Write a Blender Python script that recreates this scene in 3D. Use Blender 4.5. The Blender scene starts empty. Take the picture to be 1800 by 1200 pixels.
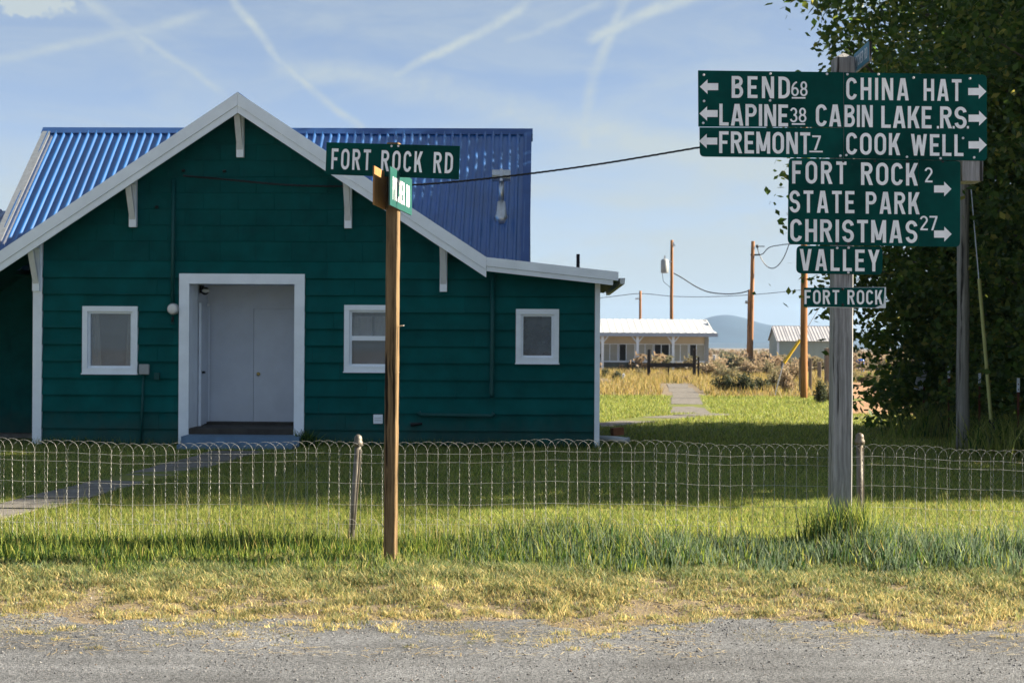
import bpy, math, random
import numpy as np
from mathutils import Vector, Matrix
random.seed(7); rng = np.random.default_rng(11)
SC = bpy.context.scene
COL = SC.collection
R = math.radians
# ------------------------------------------------------------------ camera
F, CAMZ, ROLL, SHIFT = 2500.0, 1.75, 0.0058, 8.0      # focal length in photo pixels (1800 wide)
cam = bpy.data.cameras.new('camera'); camo = bpy.data.objects.new('camera', cam); COL.objects.link(camo)
camo.location = (0, 0, CAMZ); camo.rotation_euler = (R(90), -ROLL, 0)
cam.sensor_width = 36; cam.lens = 36*F/1800; cam.shift_y = SHIFT/1800; cam.clip_end = 20000; cam.clip_start = .1
cam.dof.use_dof = True; cam.dof.focus_distance = 12.6; cam.dof.aperture_fstop = 5.0
SC.camera = camo
# ------------------------------------------------------------------ light
SUN_EL, SUN_AZ = R(27), R(4)                            # azimuth measured from +X towards +Y
S = Vector((math.cos(SUN_EL)*math.cos(SUN_AZ), math.cos(SUN_EL)*math.sin(SUN_AZ), math.sin(SUN_EL)))
sun = bpy.data.lights.new('sun', 'SUN'); sun.energy = 5.0; sun.angle = R(.53); sun.color = (1, .87, .66)
suno = bpy.data.objects.new('sun', sun); COL.objects.link(suno); suno.rotation_euler = S.to_track_quat('Z', 'Y').to_euler()
suno.location = (60, 10, 40)
SC.view_settings.view_transform = 'Standard'; SC.view_settings.look = 'None'
SC.view_settings.exposure = 1.98; SC.view_settings.gamma = 1
SC.cycles.volume_bounces = 1; SC.cycles.max_bounces = 8; SC.cycles.transparent_max_bounces = 16
SC.cycles.sample_clamp_indirect = 4
def pxdir(px, py):
    dx, dy = px-900, 600-py
    return Vector((dx-dy*ROLL, F, dy+dx*ROLL+SHIFT))
w = bpy.data.worlds.new('World'); SC.world = w; w.use_nodes = True
def build_world():
    nt = w.node_tree; N = nt.nodes; L = nt.links
    bg = N['Background']; bg.inputs[1].default_value = .05
    sky = N.new('ShaderNodeTexSky'); sky.sky_type = 'NISHITA'; sky.sun_disc = False
    sky.sun_elevation = SUN_EL; sky.sun_rotation = R(90)-SUN_AZ; sky.altitude = 1300
    sky.air_density = .5; sky.dust_density = .1; sky.ozone_density = 2.0
    tc = N.new('ShaderNodeTexCoord'); D = tc.outputs['Generated']
    def math_(op, a, b=None, c=None, clamp=False):
        n = N.new('ShaderNodeMath'); n.operation = op; n.use_clamp = clamp
        for i, v in enumerate((a, b, c)):
            if v is None: continue
            if isinstance(v, (int, float)): n.inputs[i].default_value = v
            else: L.new(v, n.inputs[i])
        return n.outputs[0]
    def noise(scale, detail, rough=.55, vec=None, dist=0):
        n = N.new('ShaderNodeTexNoise'); n.inputs['Scale'].default_value = scale; n.inputs['Detail'].default_value = detail
        n.inputs['Roughness'].default_value = rough; n.inputs['Distortion'].default_value = dist
        L.new(vec or D, n.inputs['Vector']); return n
    def dot(v, vec=None):
        n = N.new('ShaderNodeVectorMath'); n.operation = 'DOT_PRODUCT'; L.new(vec or D, n.inputs[0]); n.inputs[1].default_value = v
        return n.outputs['Value']
    def ramp(val, a, b, lo=0, hi=1):
        n = N.new('ShaderNodeMapRange'); n.interpolation_type = 'SMOOTHSTEP'; n.clamp = True
        L.new(val, n.inputs[0]); n.inputs[1].default_value = a; n.inputs[2].default_value = b
        n.inputs[3].default_value = lo; n.inputs[4].default_value = hi; return n.outputs[0]
    # wobble the direction a little so that the trails fray
    wob = noise(9, 5, .62)
    sub = N.new('ShaderNodeVectorMath'); sub.operation = 'SUBTRACT'; L.new(wob.outputs['Color'], sub.inputs[0]); sub.inputs[1].default_value = (.5, .5, .5)
    mad = N.new('ShaderNodeVectorMath'); mad.operation = 'MULTIPLY_ADD'; L.new(sub.outputs[0], mad.inputs[0]); mad.inputs[1].default_value = (.02,)*3; L.new(D, mad.inputs[2])
    WD = mad.outputs[0]
    grain = ramp(noise(60, 5, .65).outputs['Fac'], .3, .72, .45, 1)
    total = None
    trails = [((120, -15), (400, 172), 9, .38), ((395, -10), (505, 115), 11, .62), ((490, 95), (648, 236), 11, .55), ((925, 5), (690, 142), 12, .75),
              ((1225, -8), (1040, 72), 15, .75), ((1110, -15), (1045, 150), 14, .55), ((1050, 120), (1030, 260), 17, .5), ((360, 25), (-60, 125), 12, .38),
              ((480, 105), (810, 160), 30, .42), ((150, 0), (250, 90), 16, .35), ((1070, 5), (890, 70), 10, .3), ((620, 130), (1500, 330), 40, .4)]
    for (a, b, wd, amp) in trails:
        A, B = pxdir(*a).normalized(), pxdir(*b).normalized()
        n = A.cross(B).normalized(); m = (A+B).normalized(); t = (B-A).normalized(); h = (B-A).length/2
        d = math_('ABSOLUTE', dot(n, WD)); core = ramp(d, 0, wd*1.15/F, 1, 0)
        al = math_('ABSOLUTE', dot(t, WD)); ext = ramp(al, h*.82, h*1.12, 1, 0)
        fr = ramp(dot(m), 0, .1)
        v = math_('MULTIPLY', math_('MULTIPLY', core, ext), math_('MULTIPLY', math_('MULTIPLY', fr, grain), amp*.85))
        total = v if total is None else math_('MAXIMUM', total, v)
    # bright cloud on the upper left
    Cd = pxdir(-15, 5).normalized(); dd = dot(Cd, WD); cl = ramp(dd, math.cos(125/F), math.cos(50/F), 0, .95)
    total = math_('MAXIMUM', total, math_('MULTIPLY', cl, ramp(noise(26, 5, .6).outputs['Fac'], .15, .5, .3, 1)))
    # thin cirrus everywhere, thicker towards the horizon
    mp = N.new('ShaderNodeMapping'); mp.inputs['Scale'].default_value = (5, 5, 17); mp.inputs['Rotation'].default_value = (0, R(14), 0); L.new(D, mp.inputs[0])
    cir = ramp(noise(1.5, 7, .58, mp.outputs[0], .6).outputs['Fac'], .34, .74, .26, .58)
    sep = N.new('ShaderNodeSeparateXYZ'); L.new(D, sep.inputs[0])
    veil = ramp(sep.outputs['Z'], -.01, .2, .95, .12)
    total = math_('ADD', total, cir, clamp=True); total = math_('ADD', total, math_('MULTIPLY', veil, ramp(noise(2.2, 4, .5, mp.outputs[0]).outputs['Fac'], .2, .7, .6, 1)), clamp=True)
    wht = N.new('ShaderNodeMix'); wht.data_type = 'RGBA'
    L.new(total, wht.inputs['Factor']); L.new(sky.outputs[0], wht.inputs['A']); wht.inputs['B'].default_value = (2.8, 3.2, 3.35, 1)
    L.new(wht.outputs['Result'], bg.inputs[0])
build_world()
# ------------------------------------------------------------------ helpers
def at(px, py, d):
    v = pxdir(px, py); k = d/v.y
    return Vector((v.x*k, d, CAMZ+v.z*k))
def onplane(px, py, P0, n):
    v = pxdir(px, py); C = Vector((0, 0, CAMZ)); t = (Vector(P0)-C).dot(n)/v.dot(n)
    return C+v*t
def gnd(px, py):                                          # a photo pixel on flat ground
    v = pxdir(px, py); t = -CAMZ/v.z
    return Vector((v.x*t, v.y*t, 0))
_m = {}
def mat(name, rgb, rough=.7, var=.12, scale=6, bump=0, bscale=None, metal=0, spec=.3, stretch=(1, 1, 1), rgb2=None, attr=None, trans=0, detail=5, contrast=(.3, .7)):
    if name in _m: return _m[name]
    m = bpy.data.materials.new(name); m.use_nodes = True; nt = m.node_tree; N = nt.nodes; L = nt.links
    b = N['Principled BSDF']; b.inputs['Roughness'].default_value = rough; b.inputs['Metallic'].default_value = metal
    b.inputs['Specular IOR Level'].default_value = spec
    tc = N.new('ShaderNodeTexCoord'); mp = N.new('ShaderNodeMapping'); mp.inputs['Scale'].default_value = stretch
    L.new(tc.outputs['Object'], mp.inputs[0])
    nz = N.new('ShaderNodeTexNoise'); nz.inputs['Scale'].default_value = scale; nz.inputs['Detail'].default_value = detail; nz.inputs['Roughness'].default_value = .62
    L.new(mp.outputs[0], nz.inputs['Vector'])
    mr = N.new('ShaderNodeMapRange'); mr.inputs[1].default_value = contrast[0]; mr.inputs[2].default_value = contrast[1]; L.new(nz.outputs['Fac'], mr.inputs[0])
    mx = N.new('ShaderNodeMix'); mx.data_type = 'RGBA'; L.new(mr.outputs[0], mx.inputs['Factor'])
    c2 = rgb2 or tuple(min(1, c*(1+var)) for c in rgb); c1 = rgb if rgb2 else tuple(c*(1-var) for c in rgb)
    mx.inputs['A'].default_value = (*c1, 1); mx.inputs['B'].default_value = (*c2, 1)
    out = mx.outputs['Result']
    if attr:
        at_ = N.new('ShaderNodeAttribute'); at_.attribute_name = attr
        out = at_.outputs['Color']
    L.new(out, b.inputs['Base Color'])
    if bump:
        bp = N.new('ShaderNodeBump'); bp.inputs['Strength'].default_value = bump; bp.inputs['Distance'].default_value = .01
        nb = N.new('ShaderNodeTexNoise'); nb.inputs['Scale'].default_value = bscale or scale*4; nb.inputs['Detail'].default_value = 6; L.new(mp.outputs[0], nb.inputs['Vector'])
        L.new(nb.outputs['Fac'], bp.inputs['Height']); L.new(bp.outputs[0], b.inputs['Normal'])
    if trans:
        tr = N.new('ShaderNodeBsdfTranslucent'); L.new(out, tr.inputs['Color']); ms = N.new('ShaderNodeMixShader'); ms.inputs[0].default_value = trans
        L.new(b.outputs[0], ms.inputs[1]); L.new(tr.outputs[0], ms.inputs[2]); L.new(ms.outputs[0], N['Material Output'].inputs['Surface'])
    _m[name] = m; return m
def glassmat(name, refl=.2, tint=(.5, .52, .52)):
    if name in _m: return _m[name]
    m = bpy.data.materials.new(name); m.use_nodes = True; nt = m.node_tree; N = nt.nodes; L = nt.links; N.remove(N['Principled BSDF'])
    t = N.new('ShaderNodeBsdfTransparent'); t.inputs[0].default_value = (*tint, 1)
    g = N.new('ShaderNodeBsdfGlossy'); g.inputs['Roughness'].default_value = .03; g.inputs[0].default_value = (.9, .92, .95, 1)
    d = N.new('ShaderNodeBsdfDiffuse'); d.inputs[0].default_value = (.42, .5, .58, 1)
    nz = N.new('ShaderNodeTexNoise'); nz.inputs['Scale'].default_value = 3; mr = N.new('ShaderNodeMapRange'); mr.inputs[3].default_value = .08; mr.inputs[4].default_value = .3
    L.new(nz.outputs[0], mr.inputs[0])
    a = N.new('ShaderNodeMixShader'); a.inputs[0].default_value = refl; L.new(t.outputs[0], a.inputs[1]); L.new(g.outputs[0], a.inputs[2])
    b = N.new('ShaderNodeMixShader'); L.new(mr.outputs[0], b.inputs[0]); L.new(a.outputs[0], b.inputs[1]); L.new(d.outputs[0], b.inputs[2])
    L.new(b.outputs[0], N['Material Output'].inputs[0]); _m[name] = m; return m
class MB:
    def __init__(s): s.v = []; s.f = []
    def add(s, vs, fs):
        o = len(s.v); s.v += [tuple(v) for v in vs]; s.f += [tuple(i+o for i in f) for f in fs]; return s
    def box(s, a, b):
        (x0, y0, z0), (x1, y1, z1) = a, b
        return s.add([(x0,y0,z0),(x1,y0,z0),(x1,y1,z0),(x0,y1,z0),(x0,y0,z1),(x1,y0,z1),(x1,y1,z1),(x0,y1,z1)], BOXF)
    def hexa(s, p8): return s.add(p8, BOXF)
    def prism(s, poly, off):                              # poly: 3D points, off: extrusion vector
        off = Vector(off); n = len(poly); P = [Vector(p) for p in poly]
        return s.add(P+[p+off for p in P], [tuple(range(n))[::-1], tuple(range(n, 2*n))]+[(i, (i+1)%n, n+(i+1)%n, n+i) for i in range(n)])
    def tube(s, pts, r, n=8, cap=True):
        P = [Vector(p) for p in pts]; k = len(P); rr = r if isinstance(r, (list, tuple)) else [r]*k
        o = len(s.v); up = None
        for i, p in enumerate(P):
            t = (P[min(i+1, k-1)]-P[max(i-1, 0)]).normalized()
            if up is None: up = t.orthogonal().normalized()
            up = (up-t*up.dot(t)); up = up.normalized() if up.length > 1e-6 else t.orthogonal().normalized(); q = t.cross(up)
            for j in range(n):
                a = 2*math.pi*(j+.5)/n; s.v.append(tuple(p+(up*math.cos(a)+q*math.sin(a))*rr[i]))
        for i in range(k-1):
            for j in range(n):
                a, b = o+i*n+j, o+i*n+(j+1)%n; s.f.append((a, b, b+n, a+n))
        if cap:
            s.f.append(tuple(o+j for j in range(n))[::-1]); s.f.append(tuple(o+(k-1)*n+j for j in range(n)))
        return s
    def lathe(s, prof, c, n=16):                          # prof: (r, z) list
        o = len(s.v); c = Vector(c)
        for r, z in prof:
            for j in range(n):
                a = 2*math.pi*j/n; s.v.append((c.x+r*math.cos(a), c.y+r*math.sin(a), c.z+z))
        for i in range(len(prof)-1):
            for j in range(n):
                a, b = o+i*n+j, o+i*n+(j+1)%n; s.f.append((a, b, b+n, a+n))
        s.f.append(tuple(o+j for j in range(n))[::-1]); s.f.append(tuple(o+(len(prof)-1)*n+j for j in range(n)))
        return s
    def build(s, name, m, parent=None, origin=None, smooth=False):
        me = bpy.data.meshes.new(name); vs = s.v
        if origin is not None: vs = [(v[0]-origin[0], v[1]-origin[1], v[2]-origin[2]) for v in vs]
        me.from_pydata(vs, [], s.f); me.validate()
        if m: me.materials.append(m)
        if smooth: me.polygons.foreach_set('use_smooth', [True]*len(me.polygons))
        o = bpy.data.objects.new(name, me); COL.objects.link(o); o.parent = parent; return o
BOXF = [(0,3,2,1),(4,5,6,7),(0,1,5,4),(1,2,6,5),(2,3,7,6),(3,0,4,7)]
def box(name, a, b, m, parent=None): return MB().box(a, b).build(name, m, parent)
def tag(o, label=None, cat=None, group=None, kind=None):
    for k, v in (('label', label), ('category', cat), ('group', group), ('kind', kind)):
        if v: o[k] = v
    return o
def thing(name, label, cat, loc=(0, 0, 0), rz=0, group=None):
    o = bpy.data.objects.new(name, None); COL.objects.link(o); o.empty_display_size = .2
    o.location = loc; o.rotation_euler = (0, 0, rz); return tag(o, label, cat, group)
def copyobj(o, parent, loc=None, rz=None):
    c = o.copy(); COL.objects.link(c); c.parent = parent
    if loc is not None: c.location = loc
    if rz is not None: c.rotation_euler = (0, 0, rz)
    return c
def npmesh(name, V, tris=None, quads=None, m=None, col=None, parent=None):
    me = bpy.data.meshes.new(name); V = np.asarray(V, np.float32); me.vertices.add(len(V)); me.vertices.foreach_set('co', V.ravel())
    idx = []; st = []; tot = 0
    if quads is not None and len(quads): idx.append(np.asarray(quads, np.int32).ravel()); st.append(np.arange(len(quads))*4); tot = len(quads)*4
    if tris is not None and len(tris): idx.append(np.asarray(tris, np.int32).ravel()); st.append(tot+np.arange(len(tris))*3)
    idx = np.concatenate(idx); st = np.concatenate(st).astype(np.int32)
    me.loops.add(len(idx)); me.loops.foreach_set('vertex_index', idx); me.polygons.add(len(st)); me.polygons.foreach_set('loop_start', st)
    me.update(calc_edges=True)
    if col is not None:
        a = me.color_attributes.new('Col', 'FLOAT_COLOR', 'POINT'); c = np.ones((len(V), 4), np.float32); c[:, :3] = col; a.data.foreach_set('color', c.ravel())
    if m: me.materials.append(m)
    o = bpy.data.objects.new(name, me); COL.objects.link(o); o.parent = parent; return o
def vnoise(x, y, s, seed=0):                              # smooth 2D value noise, numpy
    r = np.random.default_rng(seed); T = r.random((64, 64)); x = np.asarray(x)/s+200; y = np.asarray(y)/s+200
    xi = np.floor(x).astype(int); yi = np.floor(y).astype(int); fx = x-xi; fy = y-yi; fx = fx*fx*(3-2*fx); fy = fy*fy*(3-2*fy)
    g = lambda a, b: T[a % 64, b % 64]
    return (g(xi, yi)*(1-fx)+g(xi+1, yi)*fx)*(1-fy)+(g(xi, yi+1)*(1-fx)+g(xi+1, yi+1)*fx)*fy
def zg(x, y):                                             # height of the ground
    x = np.asarray(x, float); y = np.asarray(y, float)
    t = np.clip((11.0-y)/1.5, 0, 1); t = t*t*(3-2*t); z = -.13*t
    band = np.clip(1-np.abs(y-10.4)/.9, 0, 1)
    return z+band*(.07*(vnoise(x, y, .55, 1)-.5)+.05*(vnoise(x, y, .22, 2)-.5))+.02*(vnoise(x, y, 3, 5)-.5)*np.clip((y-13)/5, 0, 1)*np.clip((60-y)/20, 0, 1)
# ------------------------------------------------------------------ materials
M_white = mat('white_paint', (.8, .86, .95), .55, .06, 3, .1, 60)
M_trim2 = mat('worn_white_paint', (.62, .65, .7), .6, .1, 5, .15, 50)
M_green = mat('teal_siding_paint', (.0015, .08, .08), .62, .22, 2.2, .35, 90, spec=.06)
M_green2 = mat('teal_shingle_paint', (.0015, .067, .067), .65, .2, 3, .4, 80, spec=.06)
M_greenp = mat('teal_pipe_paint', (.002, .062, .062), .5, .1, 8)
M_blue = mat('blue_roof_metal', (.008, .08, .27), .36, .18, 1.5, .12, 9, metal=.0, spec=.5)
_b = M_blue.node_tree.nodes['Principled BSDF']; _b.inputs['Coat Weight'].default_value = .45; _b.inputs['Coat Roughness'].default_value = .28; _b.inputs['Coat IOR'].default_value = 1.8
M_bluetrim = mat('blue_trim_metal', (.025, .075, .23), .35, .12, 3, metal=.2, spec=.5)
M_galv = mat('galvanized_steel', (.5, .52, .54), .35, .15, 14, .1, 60, metal=.8)
M_wire = mat('fence_wire', (.52, .54, .56), .4, .3, 12, metal=.2, rgb2=(.3, .27, .24))
M_pipe = mat('fence_pipe', (.2, .19, .175), .5, .3, 18, .25, 50, metal=.4, rgb2=(.1, .08, .06), stretch=(1, 1, .25))
M_concrete = mat('concrete', (.15, .14, .13), .9, .35, 5, .6, 60)
M_found = mat('dark_foundation', (.05, .05, .05), .9, .3, 4)
M_step = mat('blue_grey_porch_paint', (.12, .2, .3), .7, .15, 4, .2)
M_porch = mat('porch_panel_paint', (.62, .67, .76), .6, .06, 2.5, .12, 40)
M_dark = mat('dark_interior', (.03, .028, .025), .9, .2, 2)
M_room = mat('room_wall', (.4, .38, .35), .9, .15, 1.5)
M_curtain = mat('white_curtain', (.75, .75, .72), .8, .08, 6, trans=.35)
M_brass = mat('brass', (.6, .42, .15), .3, .1, metal=.9)
M_black = mat('black_rubber', (.012, .012, .014), .5, .1)
M_grey = mat('grey_plastic', (.32, .34, .36), .5, .1)
M_glass = glassmat('window_glass', .045, (.8, .8, .8))
M_glass2 = glassmat('screened_glass', .03, (.3, .33, .38))
M_bulb = mat('frosted_bulb', (.6, .6, .58), .25)
def woodmat(name, dark, light, grain=26, crack=.5):
    m = bpy.data.materials.new(name); m.use_nodes = True; nt = m.node_tree; N = nt.nodes; L = nt.links; b = N['Principled BSDF']
    b.inputs['Roughness'].default_value = .8; b.inputs['Specular IOR Level'].default_value = .2
    tc = N.new('ShaderNodeTexCoord'); mp = N.new('ShaderNodeMapping'); mp.inputs['Scale'].default_value = (1, 1, .035); L.new(tc.outputs['Object'], mp.inputs[0])
    kn = N.new('ShaderNodeTexNoise'); kn.inputs['Scale'].default_value = 2.2; L.new(tc.outputs['Object'], kn.inputs['Vector'])
    ma = N.new('ShaderNodeVectorMath'); ma.operation = 'MULTIPLY_ADD'; L.new(kn.outputs['Color'], ma.inputs[0]); ma.inputs[1].default_value = (.05, .05, .02); L.new(mp.outputs[0], ma.inputs[2])
    n1 = N.new('ShaderNodeTexNoise'); n1.inputs['Scale'].default_value = grain; n1.inputs['Detail'].default_value = 8; n1.inputs['Roughness'].default_value = .7; L.new(ma.outputs[0], n1.inputs['Vector'])
    mr = N.new('ShaderNodeMapRange'); mr.inputs[1].default_value = .32; mr.inputs[2].default_value = .68; L.new(n1.outputs[0], mr.inputs[0])
    mx = N.new('ShaderNodeMix'); mx.data_type = 'RGBA'; L.new(mr.outputs[0], mx.inputs['Factor']); mx.inputs['A'].default_value = (*dark, 1); mx.inputs['B'].default_value = (*light, 1)
    n2 = N.new('ShaderNodeTexNoise'); n2.inputs['Scale'].default_value = grain*.55; n2.inputs['Detail'].default_value = 3; L.new(ma.outputs[0], n2.inputs['Vector'])
    cr = N.new('ShaderNodeMapRange'); cr.inputs[1].default_value = .35; cr.inputs[2].default_value = .41; L.new(n2.outputs[0], cr.inputs[0])
    mul = N.new('ShaderNodeMix'); mul.data_type = 'RGBA'; mul.blend_type = 'MIX'; L.new(cr.outputs[0], mul.inputs['Factor']); mul.inputs['A'].default_value = (*[c*crack*.5 for c in dark], 1); L.new(mx.outputs['Result'], mul.inputs['B'])
    L.new(mul.outputs['Result'], b.inputs['Base Color'])
    ad = N.new('ShaderNodeMath'); ad.operation = 'MULTIPLY'; L.new(n1.outputs[0], ad.inputs[0]); L.new(cr.outputs[0], ad.inputs[1])
    bp = N.new('ShaderNodeBump'); bp.inputs['Strength'].default_value = .9; bp.inputs['Distance'].default_value = .008; L.new(ad.outputs[0], bp.inputs['Height']); L.new(bp.outputs[0], b.inputs['Normal'])
    _m[name] = m; return m
M_woodgrey = woodmat('weathered_grey_timber', (.1, .1, .1), (.36, .36, .37), 34)
M_woodbrown = woodmat('weathered_brown_timber', (.05, .03, .014), (.27, .185, .1), 40)
M_pole = woodmat('utility_pole_wood', (.16, .075, .03), (.4, .2, .085), 14)
M_polegrey = woodmat('grey_pole_wood', (.12, .115, .1), (.36, .34, .31), 20)
M_oldpost = woodmat('old_fence_wood', (.1, .085, .07), (.27, .23, .19), 14)
M_ply = mat('plywood_sign_back', (.3, .16, .06), .75, .25, 5, .2, 40, stretch=(1, 1, .3))
M_sign = mat('green_sign_sheet', (.0008, .052, .045), .5, .38, 2.2, .05, 30, spec=.06)
M_sign2 = mat('pale_green_sign_sheet', (.012, .082, .072), .4, .15, 4, spec=.45)
M_signblue = mat('weathered_blue_sign', (.03, .16, .24), .5, .35, 9)
M_letter = mat('white_sign_letter', (.84, .85, .88), .45, .12, 5, spec=.4)
M_letter2 = mat('faded_sign_letter', (.55, .6, .66), .5, .15, 20)
M_bolt = mat('bolt_steel', (.6, .6, .62), .35, .1, metal=.6)
# ------------------------------------------------------------------ ground
def sheet(name, xs, ys, m, zoff=0, zfun=zg):
    X, Y = np.meshgrid(xs, ys); Z = zfun(X, Y)+zoff; V = np.stack([X, Y, Z], -1).reshape(-1, 3); a, b = len(xs), len(ys)
    i = (np.arange(b-1)[:, None]*a+np.arange(a-1)[None]).ravel(); Q = np.stack([i, i+1, i+1+a, i+a], -1)
    o = npmesh(name, V, quads=Q, m=m); o.data.polygons.foreach_set('use_smooth', [True]*len(Q)); return tag(o, kind='structure')
M_ground = mat('sagebrush_soil', (.13, .1, .075), .95, 0, 2.5, .6, 40, rgb2=(.22, .18, .12))
xs = np.concatenate([[-6000, -2500, -900, -300, -100, -40, -18], np.arange(-10, 10.01, .12), [18, 40, 100, 300, 900, 2500, 6000]])
ys = np.concatenate([[-400, -60, -10, 3, 7], np.arange(9, 13.5, .1), np.arange(14, 30, 1.), [34, 40, 50, 65, 90, 130, 200, 400, 900, 2000, 4000, 7000]])
ground = sheet('ground', xs, ys, M_ground); tag(ground, 'dry soil and sagebrush plain running to the horizon', 'ground')
M_lawn = mat('lawn_soil', (.09, .12, .02), .95, 0, 1.2, .6, 60, rgb2=(.15, .16, .035))
lawn = sheet('lawn', np.concatenate([[-30, -22, -16], np.arange(-12, 13, .5)]), np.concatenate([np.arange(12.2, 30, .4), np.arange(30.5, 52, 1)]), M_lawn, .004)
tag(lawn, 'mown green lawn between the wire fence and the field', 'lawn')
def asphalt():
    m = bpy.data.materials.new('chip_seal_asphalt'); m.use_nodes = True; nt = m.node_tree; N = nt.nodes; L = nt.links; b = N['Principled BSDF']; b.inputs['Roughness'].default_value = .85
    tc = N.new('ShaderNodeTexCoord')
    v = N.new('ShaderNodeTexVoronoi'); v.inputs['Scale'].default_value = 125; L.new(tc.outputs['Object'], v.inputs['Vector'])
    hs = N.new('ShaderNodeSeparateColor'); L.new(v.outputs['Color'], hs.inputs[0])
    cr = N.new('ShaderNodeValToRGB'); e = cr.color_ramp.elements; e[0].position = 0; e[0].color = (.03, .031, .034, 1); e[1].position = 1; e[1].color = (.245, .255, .275, 1)
    k = cr.color_ramp.elements.new(.45); k.color = (.1, .107, .12, 1); L.new(hs.outputs[0], cr.inputs[0])
    big = N.new('ShaderNodeTexNoise'); big.inputs['Scale'].default_value = .9; big.inputs['Detail'].default_value = 5; L.new(tc.outputs['Object'], big.inputs['Vector'])
    mr = N.new('ShaderNodeMapRange'); mr.inputs[3].default_value = .75; mr.inputs[4].default_value = 1.25; mp2 = N.new('ShaderNodeMapping'); mp2.inputs['Scale'].default_value = (.25, 2.4, 1); L.new(tc.outputs['Object'], mp2.inputs[0])
    stn = N.new('ShaderNodeTexNoise'); stn.inputs['Scale'].default_value = 1.6; stn.inputs['Detail'].default_value = 6; L.new(mp2.outputs[0], stn.inputs['Vector'])
    av = N.new('ShaderNodeMath'); av.operation = 'ADD'; L.new(big.outputs[0], av.inputs[0]); L.new(stn.outputs[0], av.inputs[1])
    mr.inputs[1].default_value = .65; mr.inputs[2].default_value = 1.35; mr.inputs[3].default_value = .6; mr.inputs[4].default_value = 1.4
    L.new(av.outputs[0], mr.inputs[0])
    mul = N.new('ShaderNodeVectorMath'); mul.operation = 'SCALE'; L.new(cr.outputs[0], mul.inputs[0]); L.new(mr.outputs[0], mul.inputs['Scale']); L.new(mul.outputs[0], b.inputs['Base Color'])
    bp = N.new('ShaderNodeBump'); bp.inputs['Strength'].default_value = .8; bp.inputs['Distance'].default_value = .008; bp.invert = True; L.new(v.outputs['Distance'], bp.inputs['Height']); L.new(bp.outputs[0], b.inputs['Normal'])
    _m['asphalt'] = m; return m
M_asphalt = asphalt()
road = sheet('road', np.concatenate([[-300, -60, -20], np.arange(-8, 8.1, .15), [20, 60, 300]]), np.concatenate([[-2, 2, 5], np.arange(7, 10.4, .06)]), M_asphalt, 0,
             lambda X, Y: -.119-.07*np.clip((Y-9.7+.9*(vnoise(X, Y, .7, 9)-.5)+.4*(vnoise(X, Y, .2, 10)-.5))/.5, 0, 1) + .006*(vnoise(X, Y, .5, 4)-.5))
tag(road, 'grey chip-seal road with a loose gravel edge', 'road')
M_dirt = mat('bare_orange_dirt', (.26, .145, .08), .95, 0, 1.5, .5, 20, rgb2=(.36, .22, .12))
dirt = sheet('dirt_lot', np.arange(0, 12, .8), np.arange(37.5, 72, 2), M_dirt, .01)
for v_ in dirt.data.vertices: v_.co.x += .232*v_.co.y+.25*math.sin(v_.co.y)
tag(dirt, 'bare orange dirt lot behind the big trees', 'ground')
# hill
def hill():
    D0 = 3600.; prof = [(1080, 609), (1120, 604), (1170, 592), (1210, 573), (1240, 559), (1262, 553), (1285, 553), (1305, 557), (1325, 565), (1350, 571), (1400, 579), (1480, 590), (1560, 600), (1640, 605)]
    px = np.array([p[0] for p in prof], float); h = np.array([at(p[0], p[1], D0).z for p in prof]); xw = np.array([at(p[0], p[1], D0).x for p in prof])
    X = np.linspace(xw[0], xw[-1], 90); H = np.interp(X, xw, h); H = np.convolve(np.pad(H, 3, 'edge'), np.ones(7)/7, 'valid')
    ny = 24; V = []
    for j in range(ny):
        t = j/(ny-1); yy = D0-420+t*900; k = math.sin(math.pi*min(1, .5*min(1, t/.46)+.5*max(0, (t-.46)/.54)))
        for i, x in enumerate(X): V.append((x*(yy/D0 if t < .46 else 1), yy, -3+(H[i]+3)*k))
    a = len(X); i = (np.arange(ny-1)[:, None]*a+np.arange(a-1)[None]).ravel(); Q = np.stack([i, i+1, i+1+a, i+a], -1)
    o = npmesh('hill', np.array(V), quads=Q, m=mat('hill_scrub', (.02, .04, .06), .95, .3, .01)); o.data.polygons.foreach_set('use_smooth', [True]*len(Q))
    tag(o, 'rounded blue hill on the far horizon', 'hill', kind='structure')
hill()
def low_ridge():
    X = np.linspace(-2600, 3400, 160); V = []
    prof = [0, .7, 1, .8, 0]
    for j, k in enumerate(prof):
        for x in X: V.append((x, 2700+j*140, -2+k*(9+7*float(vnoise(x, j*.001, 420, 21))+3*float(vnoise(x, 0, 120, 22)))))
    a = len(X); i = (np.arange(4)[:, None]*a+np.arange(a-1)[None]).ravel(); Q = np.stack([i, i+1, i+1+a, i+a], -1)
    o = npmesh('low_ridge', np.array(V), quads=Q, m=_m['hill_scrub']); tag(o, 'low blue rise along the horizon below the hill', 'hill', kind='structure')
low_ridge()
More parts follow.
